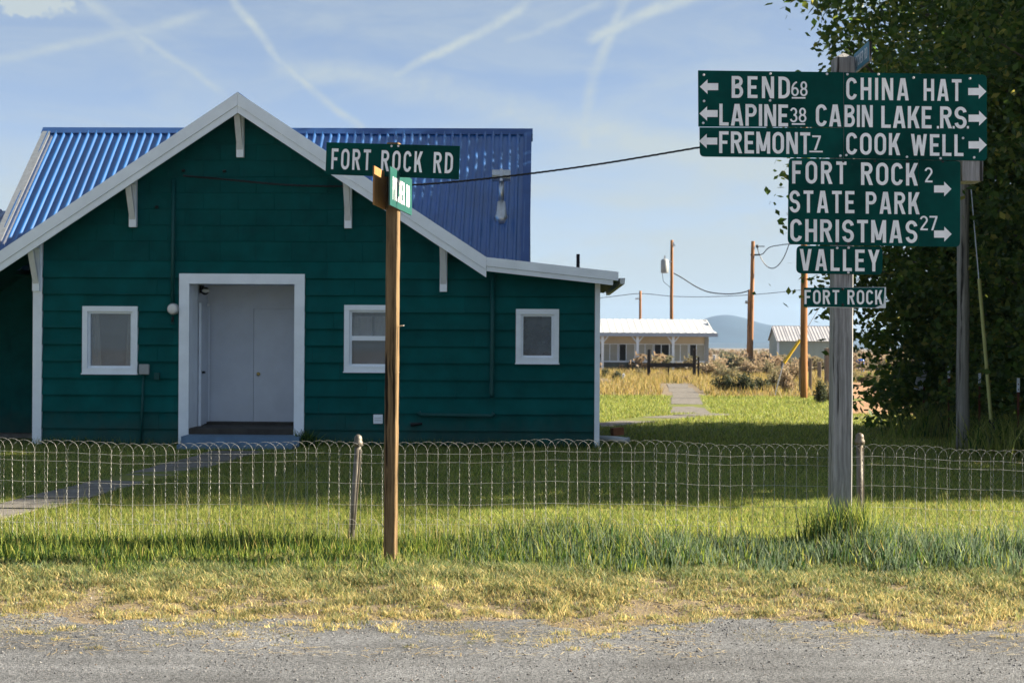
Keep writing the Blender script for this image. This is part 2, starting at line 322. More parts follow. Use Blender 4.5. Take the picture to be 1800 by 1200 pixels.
# ------------------------------------------------------------------ house
HX, HY, HTH = at(556, 700, 24.7).x, 24.7, R(-1.2)
house = thing('green_house', 'teal green wooden house with blue metal roof and white gable boards', 'house', (HX, HY, 0), HTH)
_c, _s = math.cos(HTH), math.sin(HTH)
def hp(px, py, ly):                                       # photo pixel -> house-local (x, z) on the plane local y = ly
    d = pxdir(px, py); o = Vector((-HX, -HY, CAMZ))
    ox, oy = _c*o.x+_s*o.y, -_s*o.x+_c*o.y; dx, dy = _c*d.x+_s*d.y, -_s*d.x+_c*d.y
    t = (ly-oy)/dy; return ox+dx*t, o.z+d.z*t
def wbox(px0, py0, px1, py1, ly=0):
    x0, z1 = hp(px0, py0, ly); x1, z0 = hp(px1, py1, ly); return [x0, z0, x1, z1]
BO = -.45
Px, Pz = hp(418, 163, BO); Lx, Lz = hp(0, 441.7, BO); Bx, Bz = hp(855, 452, BO); Ex, Ez = hp(1087, 478, BO)
sl = (Pz-Lz)/(Px-Lx); sr = (Pz-Bz)/(Bx-Px); sw = (Bz-Ez)/(Ex-Bx)
WL = hp(62, 700, 0)[0]; WR = hp(1051, 640, 0)[0]
def roofz(x): return Pz-sl*(Px-x) if x < Px else (Pz-sr*(x-Px) if x < Bx else Bz-sw*(x-Bx))
ROOFT = .16
def clip(poly, a, b, c):                                  # keep a*x+b*z<=c
    out = []
    for i, p in enumerate(poly):
        q = poly[(i+1) % len(poly)]; fp = a*p[0]+b*p[1]-c; fq = a*q[0]+b*q[1]-c
        if fp <= 0: out.append(p)
        if fp*fq < 0: t = fp/(fp-fq); out.append((p[0]+t*(q[0]-p[0]), p[1]+t*(q[1]-p[1])))
    return out
def under_roof(x0, z0, x1, z1, drop=ROOFT):
    res = []
    for (a, b) in ((-99, Px), (Px, Bx), (Bx, 99)):
        u0, u1 = max(x0, a), min(x1, b)
        if u1-u0 < .004: continue
        p = [(u0, z0), (u1, z0), (u1, z1), (u0, z1)]
        if a < -50: p = clip(p, -sl, 1, Pz-sl*Px-drop)
        elif b > 50: p = clip(p, sw, 1, Bz+sw*Bx-drop)
        else: p = clip(p, sr, 1, Pz+sr*Px-drop)
        if len(p) >= 3: res.append(p)
    return res
def subtract(rects, holes):
    for h in holes:
        out = []
        for r in rects:
            x0, z0, x1, z1 = r; a, b, c, d = max(x0, h[0]), max(z0, h[1]), min(x1, h[2]), min(z1, h[3])
            if a >= c or b >= d: out.append(r); continue
            if x0 < a: out.append([x0, z0, a, z1])
            if c < x1: out.append([c, z0, x1, z1])
            if z0 < b: out.append([a, z0, c, b])
            if d < z1: out.append([a, d, c, z1])
        rects = out
    return rects
W1 = wbox(147, 538, 243, 656); W2 = wbox(606, 536, 701, 653); W3 = wbox(907, 543, 982, 638); DR = wbox(317, 481, 535, 790); DR[1] = -.05
# structural wall behind the boards
core = MB()
def inset(r, k): return [r[0]+k, r[1]+k, r[2]-k, r[3]-k]
dri = [DR[0]+.12, -.05, DR[2]-.12, DR[3]-.12]
for r in subtract([[WL, .08, WR, 6.2]], [inset(W1, .09), inset(W2, .09), inset(W3, .09), dri]):
    for p in under_roof(*r): core.prism([(x, 0, z) for x, z in p], (0, .12, 0))
def fade(m):                                               # each board weathers on its own; dirt splashed up from the ground
    nt = m.node_tree; N = nt.nodes; L = nt.links; b = N['Principled BSDF']; src = b.inputs['Base Color'].links[0].from_socket
    oi = N.new('ShaderNodeObjectInfo'); mr = N.new('ShaderNodeMapRange'); mr.inputs[3].default_value = .91; mr.inputs[4].default_value = 1.09; L.new(oi.outputs['Random'], mr.inputs[0])
    sc_ = N.new('ShaderNodeVectorMath'); sc_.operation = 'SCALE'; L.new(src, sc_.inputs[0]); L.new(mr.outputs[0], sc_.inputs['Scale'])
    tc = N.new('ShaderNodeTexCoord'); sp_ = N.new('ShaderNodeSeparateXYZ'); L.new(tc.outputs['Object'], sp_.inputs[0]); nz = N.new('ShaderNodeTexNoise'); nz.inputs['Scale'].default_value = 5; nz.inputs['Detail'].default_value = 6; L.new(tc.outputs['Object'], nz.inputs['Vector'])
    ad = N.new('ShaderNodeMath'); ad.operation = 'MULTIPLY_ADD'; L.new(nz.outputs[0], ad.inputs[0]); ad.inputs[1].default_value = -.7; L.new(sp_.outputs['Z'], ad.inputs[2])
    dr_ = N.new('ShaderNodeMapRange'); dr_.inputs[1].default_value = -.3; dr_.inputs[2].default_value = .25; dr_.inputs[3].default_value = .45; dr_.inputs[4].default_value = 0; L.new(ad.outputs[0], dr_.inputs[0])
    mx = N.new('ShaderNodeMix'); mx.data_type = 'RGBA'; L.new(dr_.outputs[0], mx.inputs['Factor']); L.new(sc_.outputs[0], mx.inputs['A']); mx.inputs['B'].default_value = (.05, .06, .05, 1); L.new(mx.outputs['Result'], b.inputs['Base Color'])
fade(M_green); fade(M_green2)
core.build('wall', M_green, house)
box('foundation', (WL+.02, .015, -.3), (dri[0]-.05, .3, .08), M_found, house); box('foundation', (dri[2]+.05, .015, -.3), (WR-.02, .3, .08), M_found, house)
# lap boards and shingles, course by course
zc = [hp(556, y, 0)[1] for y in (785, 755.5, 726, 696.5, 667, 637.5, 608, 578.5, 549, 519.5, 490, 460, 425, 397, 369, 340, 312, 283, 255, 227, 199)]
holes = [W1, W2, W3, DR]
def board(p, z0, z1, name, m, y0=-.026, parent=house):
    hz = z1-z0; k = (-.006-y0)
    fy = lambda z: y0+k*min(1, (z-z0)/hz)
    mb = MB(); n = len(p); mb.add([(x, fy(z), z) for x, z in p]+[(x, -.001, z) for x, z in p], [tuple(range(n)), tuple(range(n, 2*n))[::-1]]+[(i, n+i, n+(i+1)%n, (i+1)%n) for i in range(n)])
    return mb.build(name, m, parent)
for k in range(len(zc)-1):
    z0, z1 = zc[k], zc[k+1]; low = k < 11
    if low: cuts = [WL+.13, WL+1.9+(k*1.37) % 1.1, WL+4.6+(k*.83) % 1.3, WL+7.0+(k*1.71) % 1.2, WR-.06]
    else: cuts = [WL+.13+(0 if k % 2 else -.3)+i*.62 for i in range(18)]; cuts = [c for c in cuts if c < WR]
    cuts[0] = WL+.13; cuts[-1] = WR-.06
    for a, b in zip(cuts, cuts[1:]):
        for r in subtract([[a+.0018, z0+.005, b-.0018, z1+.004]], holes):
            if r[2]-r[0] < .02 or r[3]-r[1] < .02: continue
            for p in under_roof(*r):
                if len(p) >= 3: board(p, z0, z1, 'siding_board' if low else 'siding_shingle', M_green if low else M_green2, -.05-random.uniform(0, .004) if low else -.02-random.uniform(0, .004))
# corner boards
for (x0, x1) in ((WL-.03, WL+.128), (WR-.058, WR+.03)):
    MB().prism([(x0, -.062, .0), (x1, -.062, .0), (x1, -.062, roofz(x1)-.18), (x0, -.062, roofz(x0)-.18)], (0, .06, 0)).build('corner_board', M_white, house)
# gable roof: sheathing slab, barge boards
XL = Px-6.1
def slab(xa, xb, y0, y1, t0, t1, name, m):
    MB().hexa([(xa, y0, roofz(xa)-t1), (xb, y0, roofz(xb)-t1), (xb, y1, roofz(xb)-t1), (xa, y1, roofz(xa)-t1), (xa, y0, roofz(xa)-t0), (xb, y0, roofz(xb)-t0), (xb, y1, roofz(xb)-t0), (xa, y1, roofz(xa)-t0)]).build(name, m, house)
for (a, b, y1) in ((XL, Px-.001, 3.9), (Px+.001, Bx-.001, 3.9), (Bx+.001, Ex, 5.2)):
    slab(a, b, BO+.045, y1, .035, ROOFT-.01, 'roof_sheathing', M_green2)
def rib_sheet(x0, x1, P, name, m, sp=.164, h=.036, parent=house):
    """ribbed metal sheet; P(x, t, h) -> point, t along the fall line 0..1, h height off the plane"""
    xs_ = [x0]; hs = [0]; x = x0+sp*.5
    while x < x1-.04:
        xs_ += [x-.04*k_ for k_ in (1, .8, .5, .2, -.2, -.5, -.8, -1)]; hs += [0, h*.35, h*.8, h, h, h*.8, h*.35, 0]; x += sp
    xs_.append(x1); hs.append(0); n = len(xs_)
    ts = [0, .15, .35, .6, .85, 1]
    V = [P(x, t, hh+.0035*math.sin(7*x+11*t)) for t in ts for x, hh in zip(xs_, hs)]
    Fc = [(j*n+i, j*n+i+1, (j+1)*n+i+1, (j+1)*n+i) for j in range(len(ts)-1) for i in range(n-1)]
    return MB().add(V, Fc).build(name, m, parent, smooth=True)
def gsheets(xa, xb, y1, n):                               # sheets on the gable slopes, ribs run down the slope
    for i in range(n):
        ya, yb = BO+.03+(y1-BO)*i/n, BO+.03+(y1-BO)*(i+1)/n
        rib_sheet(ya, yb, lambda q, t, h: (xa+(xb-xa)*t, q, roofz(xa+(xb-xa)*t)-.03+h), 'roof_sheet', M_blue)
gsheets(XL, Px-.002, 3.85, 5); gsheets(Px+.002, Bx-.002, 3.85, 5); gsheets(Bx+.002, Ex-.02, 5.1, 6)
MB().prism([(Px-.16, BO-.01, Pz-.16*sl+.008), (Px, BO-.01, Pz+.012), (Px+.16, BO-.01, Pz-.16*sr+.008), (Px+.16, BO-.01, Pz-.16*sr-.012), (Px, BO-.01, Pz-.005), (Px-.16, BO-.01, Pz-.16*sl-.012)], (0, 4.2, 0)).build('ridge_cap', M_bluetrim, house)
def barge(xa, xb, d0, d1, y, th, xa_cut=None):
    pa = [(xa, roofz(xa)-d0), (xb, roofz(xb)-d0), (xb, roofz(xb)-d1), (xa, roofz(xa)-d1)]
    return MB().prism([(x, y, z) for x, z in pa], (0, th, 0)).build('barge_board', M_white, house)
e = .0015
barge(XL, Px-e, .0, .215, BO-.03, .03); barge(XL, Px-e, .218, .345, BO-.008, .03)
barge(Px+e, Bx-e, .0, .215, BO-.03, .03); barge(Px+e, Bx-e, .218, .345, BO-.008, .03)
barge(Bx+e, Ex, .0, .15, BO-.03, .03); barge(Bx+e, Ex-.09, .153, .235, BO-.008, .03)
# gutter end on the low roof, vent pipe
gx, gz = Ex+.02, roofz(Ex)-.1
gut = MB().prism([(gx, BO+.05, gz), (gx+.1, BO+.05, gz), (gx+.09, BO+.05, gz-.1), (gx+.02, BO+.05, gz-.1)], (0, 5.4, 0)).build('gutter', M_trim2, house)
vx, vz = hp(1016, 468, 1.2); MB().tube([(vx, 1.2, vz-.35), (vx, 1.2, vz+.22)], .032, 10).build('vent_pipe', M_black, house)
# white knee brackets under the overhang
def bracket(px, pyb):
    x, zb = hp(px, pyb, 0); zt = roofz(x)-ROOFT-.02; hw = .062
    b = MB(); b.box((x-hw, -.12, zb), (x+hw, -.03, zt-.005)); b.build('bracket_leg', M_white, house)
    arm = MB().prism([(x-hw, BO+.02, zt-.085), (x-hw, -.121, zt-.085), (x-hw, -.121, zt-.006), (x-hw, BO+.02, zt-.006)], (2*hw, 0, 0)).build('bracket_arm', M_white, house)
    br = MB().prism([(x-hw*.8, -.121, zb+.13), (x-hw*.8, -.121, zb+.25), (x-hw*.8, BO+.1, zt-.088), (x-hw*.8, BO+.02, zt-.088)], (hw*1.6, 0, 0)).build('bracket_brace', M_trim2, house)
for q in ((424, 278), (236, 400), (613, 402), (780, 513), (67, 512)): bracket(*q)
# main cross roof
RY = 4.0
ML, MZ = hp(80, 229, RY); MR, _z = hp(932, 229, RY); EY, EZ = .75, MZ-(RY-.75)*.925
nrm = Vector((0, -(MZ-EZ), RY-EY)).normalized(); nrm = Vector((0, -abs(MZ-EZ), abs(RY-EY))).normalized()
def mainP(x, t, h): return (x, RY+(EY-RY)*t+nrm.y*h, MZ+(EZ-MZ)*t+nrm.z*h)
nsh = 12; wd = (MR-ML)/nsh
for i in range(nsh): rib_sheet(ML+wd*i-.001, ML+wd*(i+1)-.002, mainP, 'roof_sheet', M_blue, sp=wd/5)
rear = lambda x, t, h: (x, RY+(RY-EY)*t-nrm.y*h, MZ+(EZ-MZ)*t+nrm.z*h)
for i in range(6): rib_sheet(ML+2*wd*i, ML+2*wd*(i+1)-.002, rear, 'roof_sheet', M_blue, sp=.33)
def rp(x, t, h): return Vector(mainP(x, t, h))
for (xa, xb) in ((ML-.03, ML+.13), (MR-.13, MR+.03)):
    MB().hexa([rp(xa, 0, -.05), rp(xb, 0, -.05), rp(xb, 1, -.05), rp(xa, 1, -.05), rp(xa, 0, .036), rp(xb, 0, .036), rp(xb, 1, .036), rp(xa, 1, .036)]).build('rake_trim', M_bluetrim if xa > 0 else M_galv, house)
MB().prism([(ML-.05, RY-.12, MZ-.12*.925+.045), (ML-.05, RY, MZ+.06), (ML-.05, RY+.22, MZ-.22*.925+.045), (ML-.05, RY+.22, MZ-.22*.925+.03), (ML-.05, RY, MZ+.04), (ML-.05, RY-.12, MZ-.12*.925+.03)], (MR-ML+.1, 0, 0)).build('ridge_cap', M_bluetrim, house)
for i, x in enumerate((ML+.35, MR-.12)):
    MB().prism([(x, 1.6, 0), (x, RY*2-1.6, 0), (x, RY*2-1.6, MZ-2.4*.925-.13), (x, RY, MZ-.13), (x, 1.6, MZ-2.4*.925-.13)], (.1, 0, 0)).build('end_wall', M_green, house)
box('back_wall', (ML+.36, 2*RY-EY-.7, 0), (MR-.13, 2*RY-EY-.61, EZ+.4), M_green, house)
box('side_wall', (WR-.1, .121, 0), (WR, 5.0, roofz(WR)-.25), M_green, house); box('back_wall', (MR, 4.9, 0), (WR-.101, 5.0, roofz(WR)-.2), M_green, house)
box('side_wall', (WL, .121, 0), (WL+.1, 1.5, roofz(WL)-.3), M_green, house)
# left part of the main front wall and lower side wing
MY = 1.45
box('wall', (WL-7, MY+.002, .1), (WL-.002, MY+.12, 3.2), M_green2, house); box('foundation', (WL-7, MY+.03, -.2), (WL, MY+.11, .1), M_concrete, house)
for k in range(11):
    for j in range(3):
        xa = WL-4.4+j*1.47+(.5 if k % 2 else 0); xb = min(xa+1.467, WL-.004)
        if xb > xa: board([(xa, .1+k*.29), (xb, .1+k*.29), (xb, .394+k*.29), (xa, .394+k*.29)], .1+k*.29, .39+k*.29, 'siding_board', M_green2, -.02).location.y = MY
wx = hp(26, 372, RY)[0]; wz = hp(20, 371, RY)[1]; wingP = lambda x, t, h: (x, RY+(.55-RY)*t, wz+(2.98-wz)*t+h)
for i in range(7): rib_sheet(ML+.34-(i+1)*.83, ML+.338-i*.83, wingP, 'roof_sheet', M_blue)
box('soffit', (WL-6, .9, EZ-.09), (WL-.01, MY, EZ-.07), M_green2, house)
# flue on the roof
fx, fz = hp(881, 368, 1.9); fy = 1.9; fz = MZ-(RY-fy)*.925
MB().lathe([(.13, -.12), (.13, 0.02), (.105, .06), (.075, .3)], (fx, fy, fz+.02), 14).build('flue_boot', M_galv, house, smooth=True)
MB().tube([(fx, fy, fz+.28), (fx, fy, fz+.72)], .05, 12).build('flue_pipe', M_galv, house, smooth=True)
cap = MB().tube([(fx-.17, fy, fz+.8), (fx+.17, fy, fz+.8)], .11, 12).build('flue_cap', M_galv, house)
MB().box((fx-.025, fy-.125, fz+.69), (fx+.025, fy+.125, fz+.915)).build('cap_band', M_trim2, cap)
# windows
def window(r, kind):
    x0, z0, x1, z1 = r; t = .09; root = MB()
    for (a, b, c, d) in ((x0, z1-t, x1, z1), (x0, z0, x1, z0+t), (x0, z0+t+.001, x0+t, z1-t-.001), (x1-t, z0+t+.001, x1, z1-t-.001)): root.box((a, -.075, b), (c, .02, d))
    root.box((x0-.012, -.095, z0-.022), (x1+.012, -.03, z0-.001))
    wnd = root.build('window', M_white, house)
    s = .038; a0, a1, b0, b1 = x0+t+.001, x1-t-.001, z0+t+.001, z1-t-.001; sash = MB()
    for (a, b, c, d) in ((a0, b1-s, a1, b1), (a0, b0, a1, b0+s), (a0, b0+s, a0+s, b1-s), (a1-s, b0+s, a1, b1-s)): sash.box((a, -.03, b), (c, .05, d))
    if kind == 'double':
        zm = z0+(z1-z0)*.5; sash.box((a0+s, -.04, zm-.04), (a1-s, .03, zm+.04))
    sash.build('sash', M_white, wnd)
    panes = [(b0+s, b1-s)] if kind != 'double' else [(b0+s, zm-.04), (zm+.04, b1-s)]
    for i, (p, q) in enumerate(panes): MB().box((a0+s, .012, p), (a1-s, .016, q)).build('pane', M_glass2 if kind == 'screen' else M_glass, wnd)
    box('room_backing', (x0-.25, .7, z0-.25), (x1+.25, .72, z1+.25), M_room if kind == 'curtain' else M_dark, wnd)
    def drape(xa, xb, xt, zlo, zhi, y):
        n = 26; V = []; 
        for zz, xr in ((zhi, xt), ((zlo+zhi)/2, (xt*.45+xb*.55)), (zlo, xb)):
            for i in range(n): u = i/(n-1); V.append((xa+(xr-xa)*u, y+.018*math.sin(u*22), zz))
        MB().add(V, [(j*n+i, j*n+i+1, (j+1)*n+i+1, (j+1)*n+i) for j in range(2) for i in range(n-1)]).build('curtain', M_curtain, wnd, smooth=True)
    ww = a1-a0
    if kind == 'curtain':
        drape(a0, a0+ww*.27, a0+ww*.2, b0, b1, .06); drape(a1, a1-ww*.2, a1-ww*.13, b0, b1, .06)
    if kind == 'double':
        drape(a0, a0+ww*.5, a0+ww*.49, zm-.02, b1-.1, .07); drape(a0+ww*.55, a1, a1, zm-.02, b1-.1, .07)
        box('curtain_rod', (a0, .1, b1-.11), (a1, .13, b1-.08), M_dark, wnd)
    if kind == 'screen': drape(a0, a1, a1, b0, b1, .2)
window(W1, 'curtain'); window(W2, 'double'); window(W3, 'screen')
# recessed entry
DP = 1.4
fr = MB(); x0, z0, x1, z1 = DR; t = .175
for (a, b, c, d) in ((x0, z1-t, x1, z1), (x0, -.02, x0+t, z1-t-.001), (x1-t, -.02, x1, z1-t-.001)): fr.box((a, -.08, b), (c, -.0005, d))
entry = fr.build('door_frame', M_white, house)
i0, i1, it, fl = x0+t-.02, x1-t+.02, z1-t+.03, .29
box('entry_wall', (i0-.1, .0005, fl), (i0, DP, it), M_porch, house); box('entry_wall', (i1, .0005, fl), (i1+.1, DP, it), M_porch, house)
box('entry_ceiling', (i0-.1, .0005, it), (i1+.1, DP, it+.08), M_porch, house); box('entry_floor', (i0-.1, -.05, fl-.14), (i1+.1, DP, fl), mat('dark_porch_boards', (.05, .045, .04), .8, .3, 4), house)
box('entry_back_wall', (i0, DP, fl), (i1, DP+.1, it), M_porch, house)
for i in range(7):                                         # narrow boards of the left cheek
    box('cheek_board', (i0+.0005, .03+i*.078, fl+.001), (i0+.012, .1+i*.078, it-.002), M_white, house)
dx0, dz1 = hp(447, 543, DP); dx1 = min(i1, dx0+.9)
c = MB(); c.box((dx0-.07, DP-.03, fl+.001), (dx0-.006, DP-.0005, dz1+.07)); c.box((dx0-.006, DP-.03, dz1+.008), (dx1, DP-.0005, dz1+.07)); c.build('door_casing', M_porch, house)
door = box('door', (dx0, DP-.022, fl+.02), (dx1-.005, DP-.001, dz1), M_porch, house)
kx, kz = hp(454.5, 657, DP-.05); MB().lathe([(.02, 0), (.02, .02), (.032, .04), (.034, .06), (.02, .08), (.004, .083)], (0, 0, 0), 12).build('door_knob', M_brass, door, smooth=True)
k = door.children[0]; k.location = (kx, DP-.022, kz); k.rotation_euler = (R(90), 0, 0)
d2 = box('door', (i0+.0125, .72, fl+.02), (i0+.045, DP-.12, dz1+.03), M_porch, house)
for yy in (.66, DP-.115): box('door_casing', (i0+.0125, yy, fl+.001), (i0+.055, yy+.055, dz1+.09), M_white, house)
lz = hp(350, 654, .9)[1]; box('latch', (i0+.0455, .78, lz-.02), (i0+.09, .86, lz+.02), M_black, d2)
lx, lz2 = hp(361, 510, .8); lamp = MB().box((i0+.001, .74, lz2-.05), (i0+.06, .86, lz2+.09)).build('flood_lamp', M_black, house)
MB().tube([(lx-.09, .8, lz2+.05), (lx-.02, .74, lz2+.01), (lx+.03, .66, lz2-.02)], [.03, .05, .075], 12).build('lamp_housing', M_black, lamp)
MB().lathe([(.01, -.02), (.06, -.005), (.072, .03), (.05, .05)], (lx+.045, .64, lz2-.035), 12).build('bulb', M_bulb, lamp, smooth=True)
box('threshold', (i0, DP-.25, fl+.0005), (i1, DP-.05, fl+.05), _m['dark_porch_boards'], house)
sx0 = hp(322, 770, -.5)[0]; sx1 = hp(528, 770, -.5)[0]
box('porch_step', (sx0, -.65, -.1), (sx1, -.082, .19), M_step, house); box('porch_step', (sx0+.03, -1.05, -.1), (sx1-.05, -.652, .075), M_step, house)
# utilities on the wall
def tube_px(pts, r, name, m, y=-.07, n=8): return MB().tube([(hp(a, b, y)[0], y, hp(a, b, y)[1]) for a, b in pts], r, n).build(name, m, house, smooth=True)
cd = tube_px([(305, 316), (304, 440), (303, 536)], .032, 'conduit', M_greenp)
mx_, mz_ = hp(302, 543, -.1)
mt = MB().lathe([(.1, 0), (.1, .06), (.09, .07)], (0, 0, 0), 20).build('meter_base', M_grey, house); mt.location = (mx_+.02, -.05, mz_); mt.rotation_euler = (R(90), 0, 0)
gl = MB().lathe([(.082, 0), (.082, .035), (.07, .045), (.02, .047)], (0, 0, .071), 20).build('meter_dial', mat('meter_face', (.7, .7, .7), .3), mt, smooth=True)
tube_px([(304, 556), (303, 566)], .022, 'conduit_stub', M_black); tube_px([(303, 566), (303, 570)], .03, 'conduit_stub', M_greenp)
bx = wbox(246, 641, 261, 658, -.1); ob = box('outlet_box', (bx[0], -.12, bx[1]), (bx[2], -.03, bx[3]), M_grey, house)
box('outlet_cover', (bx[0]-.008, -.135, bx[1]+.01), (bx[2]+.012, -.1205, bx[3]+.012), M_grey, ob)
tube_px([(252, 659), (250, 720), (247, 778)], .02, 'conduit', M_greenp)
bx = wbox(272, 655, 281, 667, -.05); box('junction_box', (bx[0], -.1, bx[1]), (bx[2], -.028, bx[3]), M_greenp, house)
tube_px([(866, 481), (865.5, 600), (864, 692), (866, 697)], .042, 'downpipe', M_greenp, -.1)
tube_px([(736, 724), (740, 729), (864, 731), (868, 726)], .035, 'wall_pipe', M_greenp, -.1)
tube_px([(722, 746), (733, 745), (742, 744)], [.035, .025, .02], 'hose_tap', M_black, -.08)
bx = wbox(657, 728, 673, 744, -.03); vb = box('wall_vent', (bx[0], -.09, bx[1]), (bx[2], -.027, bx[3]), M_white, house)
for i in range(2): box('vent_louver', (bx[0]+.02, -.098, bx[1]+.05+i*.04), (bx[2]-.02, -.0905, bx[1]+.065+i*.04), M_trim2, vb)
for (a, b) in ((322, 298), (394, 299), (275, 362)): tube_px([(a, b), (a+.6, b+4)], .03, 'cable_knob', M_black, -.06)
# ------------------------------------------------------------------ lettering
T = .15
def ell(cx, cy, rx, ry, a0, a1, n=12): return [(cx+rx*math.cos(R(a0+(a1-a0)*i/n)), cy+ry*math.sin(R(a0+(a1-a0)*i/n))) for i in range(n+1)]
def rect(x0, y0, x1, y1): return ('p', [(x0, y0), (x1, y0), (x1, y1), (x0, y1)])
def diag(x0, y0, x1, y1, h=.085): return ('p', [(x0-h, y0), (x0+h, y0), (x1+h, y1), (x1-h, y1)])
def band(pts, closed=False, t=T): return ('b', pts, closed, t)
def glyph(ch):
    h = T/2; w = .52
    O_ = lambda w, sgn=1: ell(w/2, 1-.3, w/2-h, .3-h, 0, 180, 14)+ell(w/2, .3, w/2-h, .3-h, 180, 360, 14)
    if ch == 'A': return .58, [diag(.085, 0, .29-.035, 1, .08), diag(.58-.085, 0, .29+.035, 1, .08), rect(.15, .2, .43, .2+T*.9)]
    if ch == 'B': return w, [rect(0, 0, T, 1), band([(T*.9, 1-h), (.28, 1-h)]+ell(.28, .755, w-h-.3, .245-h, 90, -90)[1:]+[(T*.9, .51)]), band([(T*.9, .51)]+[(.28, .51)]+ell(.28, .2925, w-h-.28, .2925-h, 90, -90)[1:]+[(T*.9, h)])]
    if ch == 'C': return w, [band(ell(w/2, .7, w/2-h, .3-h, 12, 180, 14)+ell(w/2, .3, w/2-h, .3-h, 180, 348, 14))]
    if ch == 'D': return w, [rect(0, 0, T, 1), band([(T*.9, 1-h), (.2, 1-h)]+ell(.2, .68, w-h-.2, .32-h, 90, 0, 8)+ell(.2, .32, w-h-.2, .32-h, 0, -90, 8)+[(T*.9, h)])]
    if ch == 'E': return .45, [rect(0, 0, T, 1), rect(T, 1-T, .45, 1), rect(T, .5-h, .4, .5+h), rect(T, 0, .45, T)]
    if ch == 'F': return .45, [rect(0, 0, T, 1), rect(T, 1-T, .45, 1), rect(T, .5-h, .39, .5+h)]
    if ch == 'H': return w, [rect(0, 0, T, 1), rect(w-T, 0, w, 1), rect(T, .5-h, w-T, .5+h)]
    if ch == 'I': return T, [rect(0, 0, T, 1)]
    if ch == 'K': return .54, [rect(0, 0, T, 1), diag(T+.02, .36, .54-.09, 1, .09), diag(.54-.085, 0, .27, .6, .085)]
    if ch == 'L': return .43, [rect(0, 0, T, 1), rect(T, 0, .43, T)]
    if ch == 'M': return .66, [rect(0, 0, T, 1), rect(.66-T, 0, .66, 1), diag(.33-.02, .12, .085, 1, .075), diag(.33+.02, .12, .66-.085, 1, .075)]
    if ch == 'N': return .55, [rect(0, 0, T*.95, 1), rect(.55-T*.95, 0, .55, 1), diag(.55-.09, 0, .09, 1, .085)]
    if ch == 'O': return .55, [band(O_(.55), True)]
    if ch == 'P': return w, [rect(0, 0, T, 1), band([(T*.9, 1-h), (.28, 1-h)]+ell(.28, .71, w-h-.28, .29-h, 90, -90)[1:]+[(T*.9, .42+h)])]
    if ch == 'R': return .54, [rect(0, 0, T, 1), band([(T*.9, 1-h), (.28, 1-h)]+ell(.28, .73, w-h-.28, .27-h, 90, -90)[1:]+[(T*.9, .46+h)]), diag(.54-.085, 0, .27, .5, .085)]
    if ch == 'S': r = (1-T)/4; return w, [band(ell(w/2, 1-h-r, w/2-h, r, 8, 255, 16)+ell(w/2, h+r, w/2-h, r, 75, -172, 16))]
    if ch == 'T': return .48, [rect(0, 1-T, .48, 1), rect(.24-h, 0, .24+h, 1-T)]
    if ch == 'V': return .58, [diag(.29-.03, 0, .085, 1, .08), diag(.29+.03, 0, .58-.085, 1, .08)]
    if ch == 'W': return .76, [diag(.22, 0, .08, 1, .075), diag(.22, 0, .38, .95, .07), diag(.54, 0, .38, .95, .07), diag(.54, 0, .68, 1, .075)]
    if ch == 'Y': return .56, [rect(.28-h, 0, .28+h, .48), diag(.28-.0, .4, .085, 1, .082), diag(.28, .4, .56-.085, 1, .082)]
    t = .12; h = t/2; w = .5
    if ch == '2': return w, [band(ell(w/2, .72, w/2-h, .28-h, 170, -35, 14)+[(.1, .12)], t=t), rect(.03, 0, w, t)]
    if ch == '3': r = (1-t)/4; return w, [band(ell(w/2, 1-h-r, w/2-h-.02, r, 165, -90, 14), t=t), band(ell(w/2, h+r, w/2-h, r, 90, -165, 14), t=t)]
    if ch == '6': return w, [band(ell(w/2, .3, w/2-h, .3-h, 0, 360, 20)[:-1], True, t), band([(h, .32), (h+.01, .45)]+ell(.43, .45, .36, .49, 172, 98, 8), t=t)]
    if ch == '7': return w, [rect(0, 1-t, w, 1), diag(.17, 0, w-.07, 1-t, .066)]
    if ch == '8': r = (1-t)/4; return w, [band(ell(w/2, 1-h-r, w/2-h-.03, r, 0, 360, 20)[:-1], True, t), band(ell(w/2, h+r, w/2-h, r, 0, 360, 20)[:-1], True, t)]
    if ch == '.': return .12, [rect(0, 0, .12, .12)]
    return .3, []
def text_polys(txt, gap=.13):
    out = []; x = 0
    for i, ch in enumerate(txt):
        wd_, prims = glyph(ch)
        for pr in prims:
            if pr[0] == 'p': out.append([[(x+a, b) for a, b in pr[1]]])
            else:
                pts, closed, t = pr[1], pr[2], pr[3]; n = len(pts); Lp = []; Rp = []
                for k_ in range(n):
                    p0 = pts[(k_-1) % n] if closed else pts[max(k_-1, 0)]; p1 = pts[(k_+1) % n] if closed else pts[min(k_+1, n-1)]
                    dx, dy = p1[0]-p0[0], p1[1]-p0[1]; l = math.hypot(dx, dy) or 1; nx, ny = -dy/l*t/2, dx/l*t/2
                    Lp.append((x+pts[k_][0]+nx, pts[k_][1]+ny)); Rp.append((x+pts[k_][0]-nx, pts[k_][1]-ny))
                out.append([[Lp[k_], Rp[k_], Rp[(k_+1) % n], Lp[(k_+1) % n]] for k_ in range(n if closed else n-1)])
        x += wd_+(gap if i < len(txt)-1 else 0)
    return out, x
def lettering(txt, fmap, parent, origin, m=None, gap=.13, n=Vector((0, -1, 0)), lift=.0025, name='lettering'):
    """fmap(u, v) maps the unit word box to a point on the sheet; each stroke sits a hair above the last"""
    polys, W_ = text_polys(txt, gap); mb = MB(); nz = Vector(n)
    for i, grp in enumerate(polys):
        for p in grp:
            mb.add([fmap(a/W_, b)+nz*(lift+.0003*(i % 4)) for a, b in p], [tuple(range(len(p)))])
    return mb.build(name, m or M_letter, parent, origin)
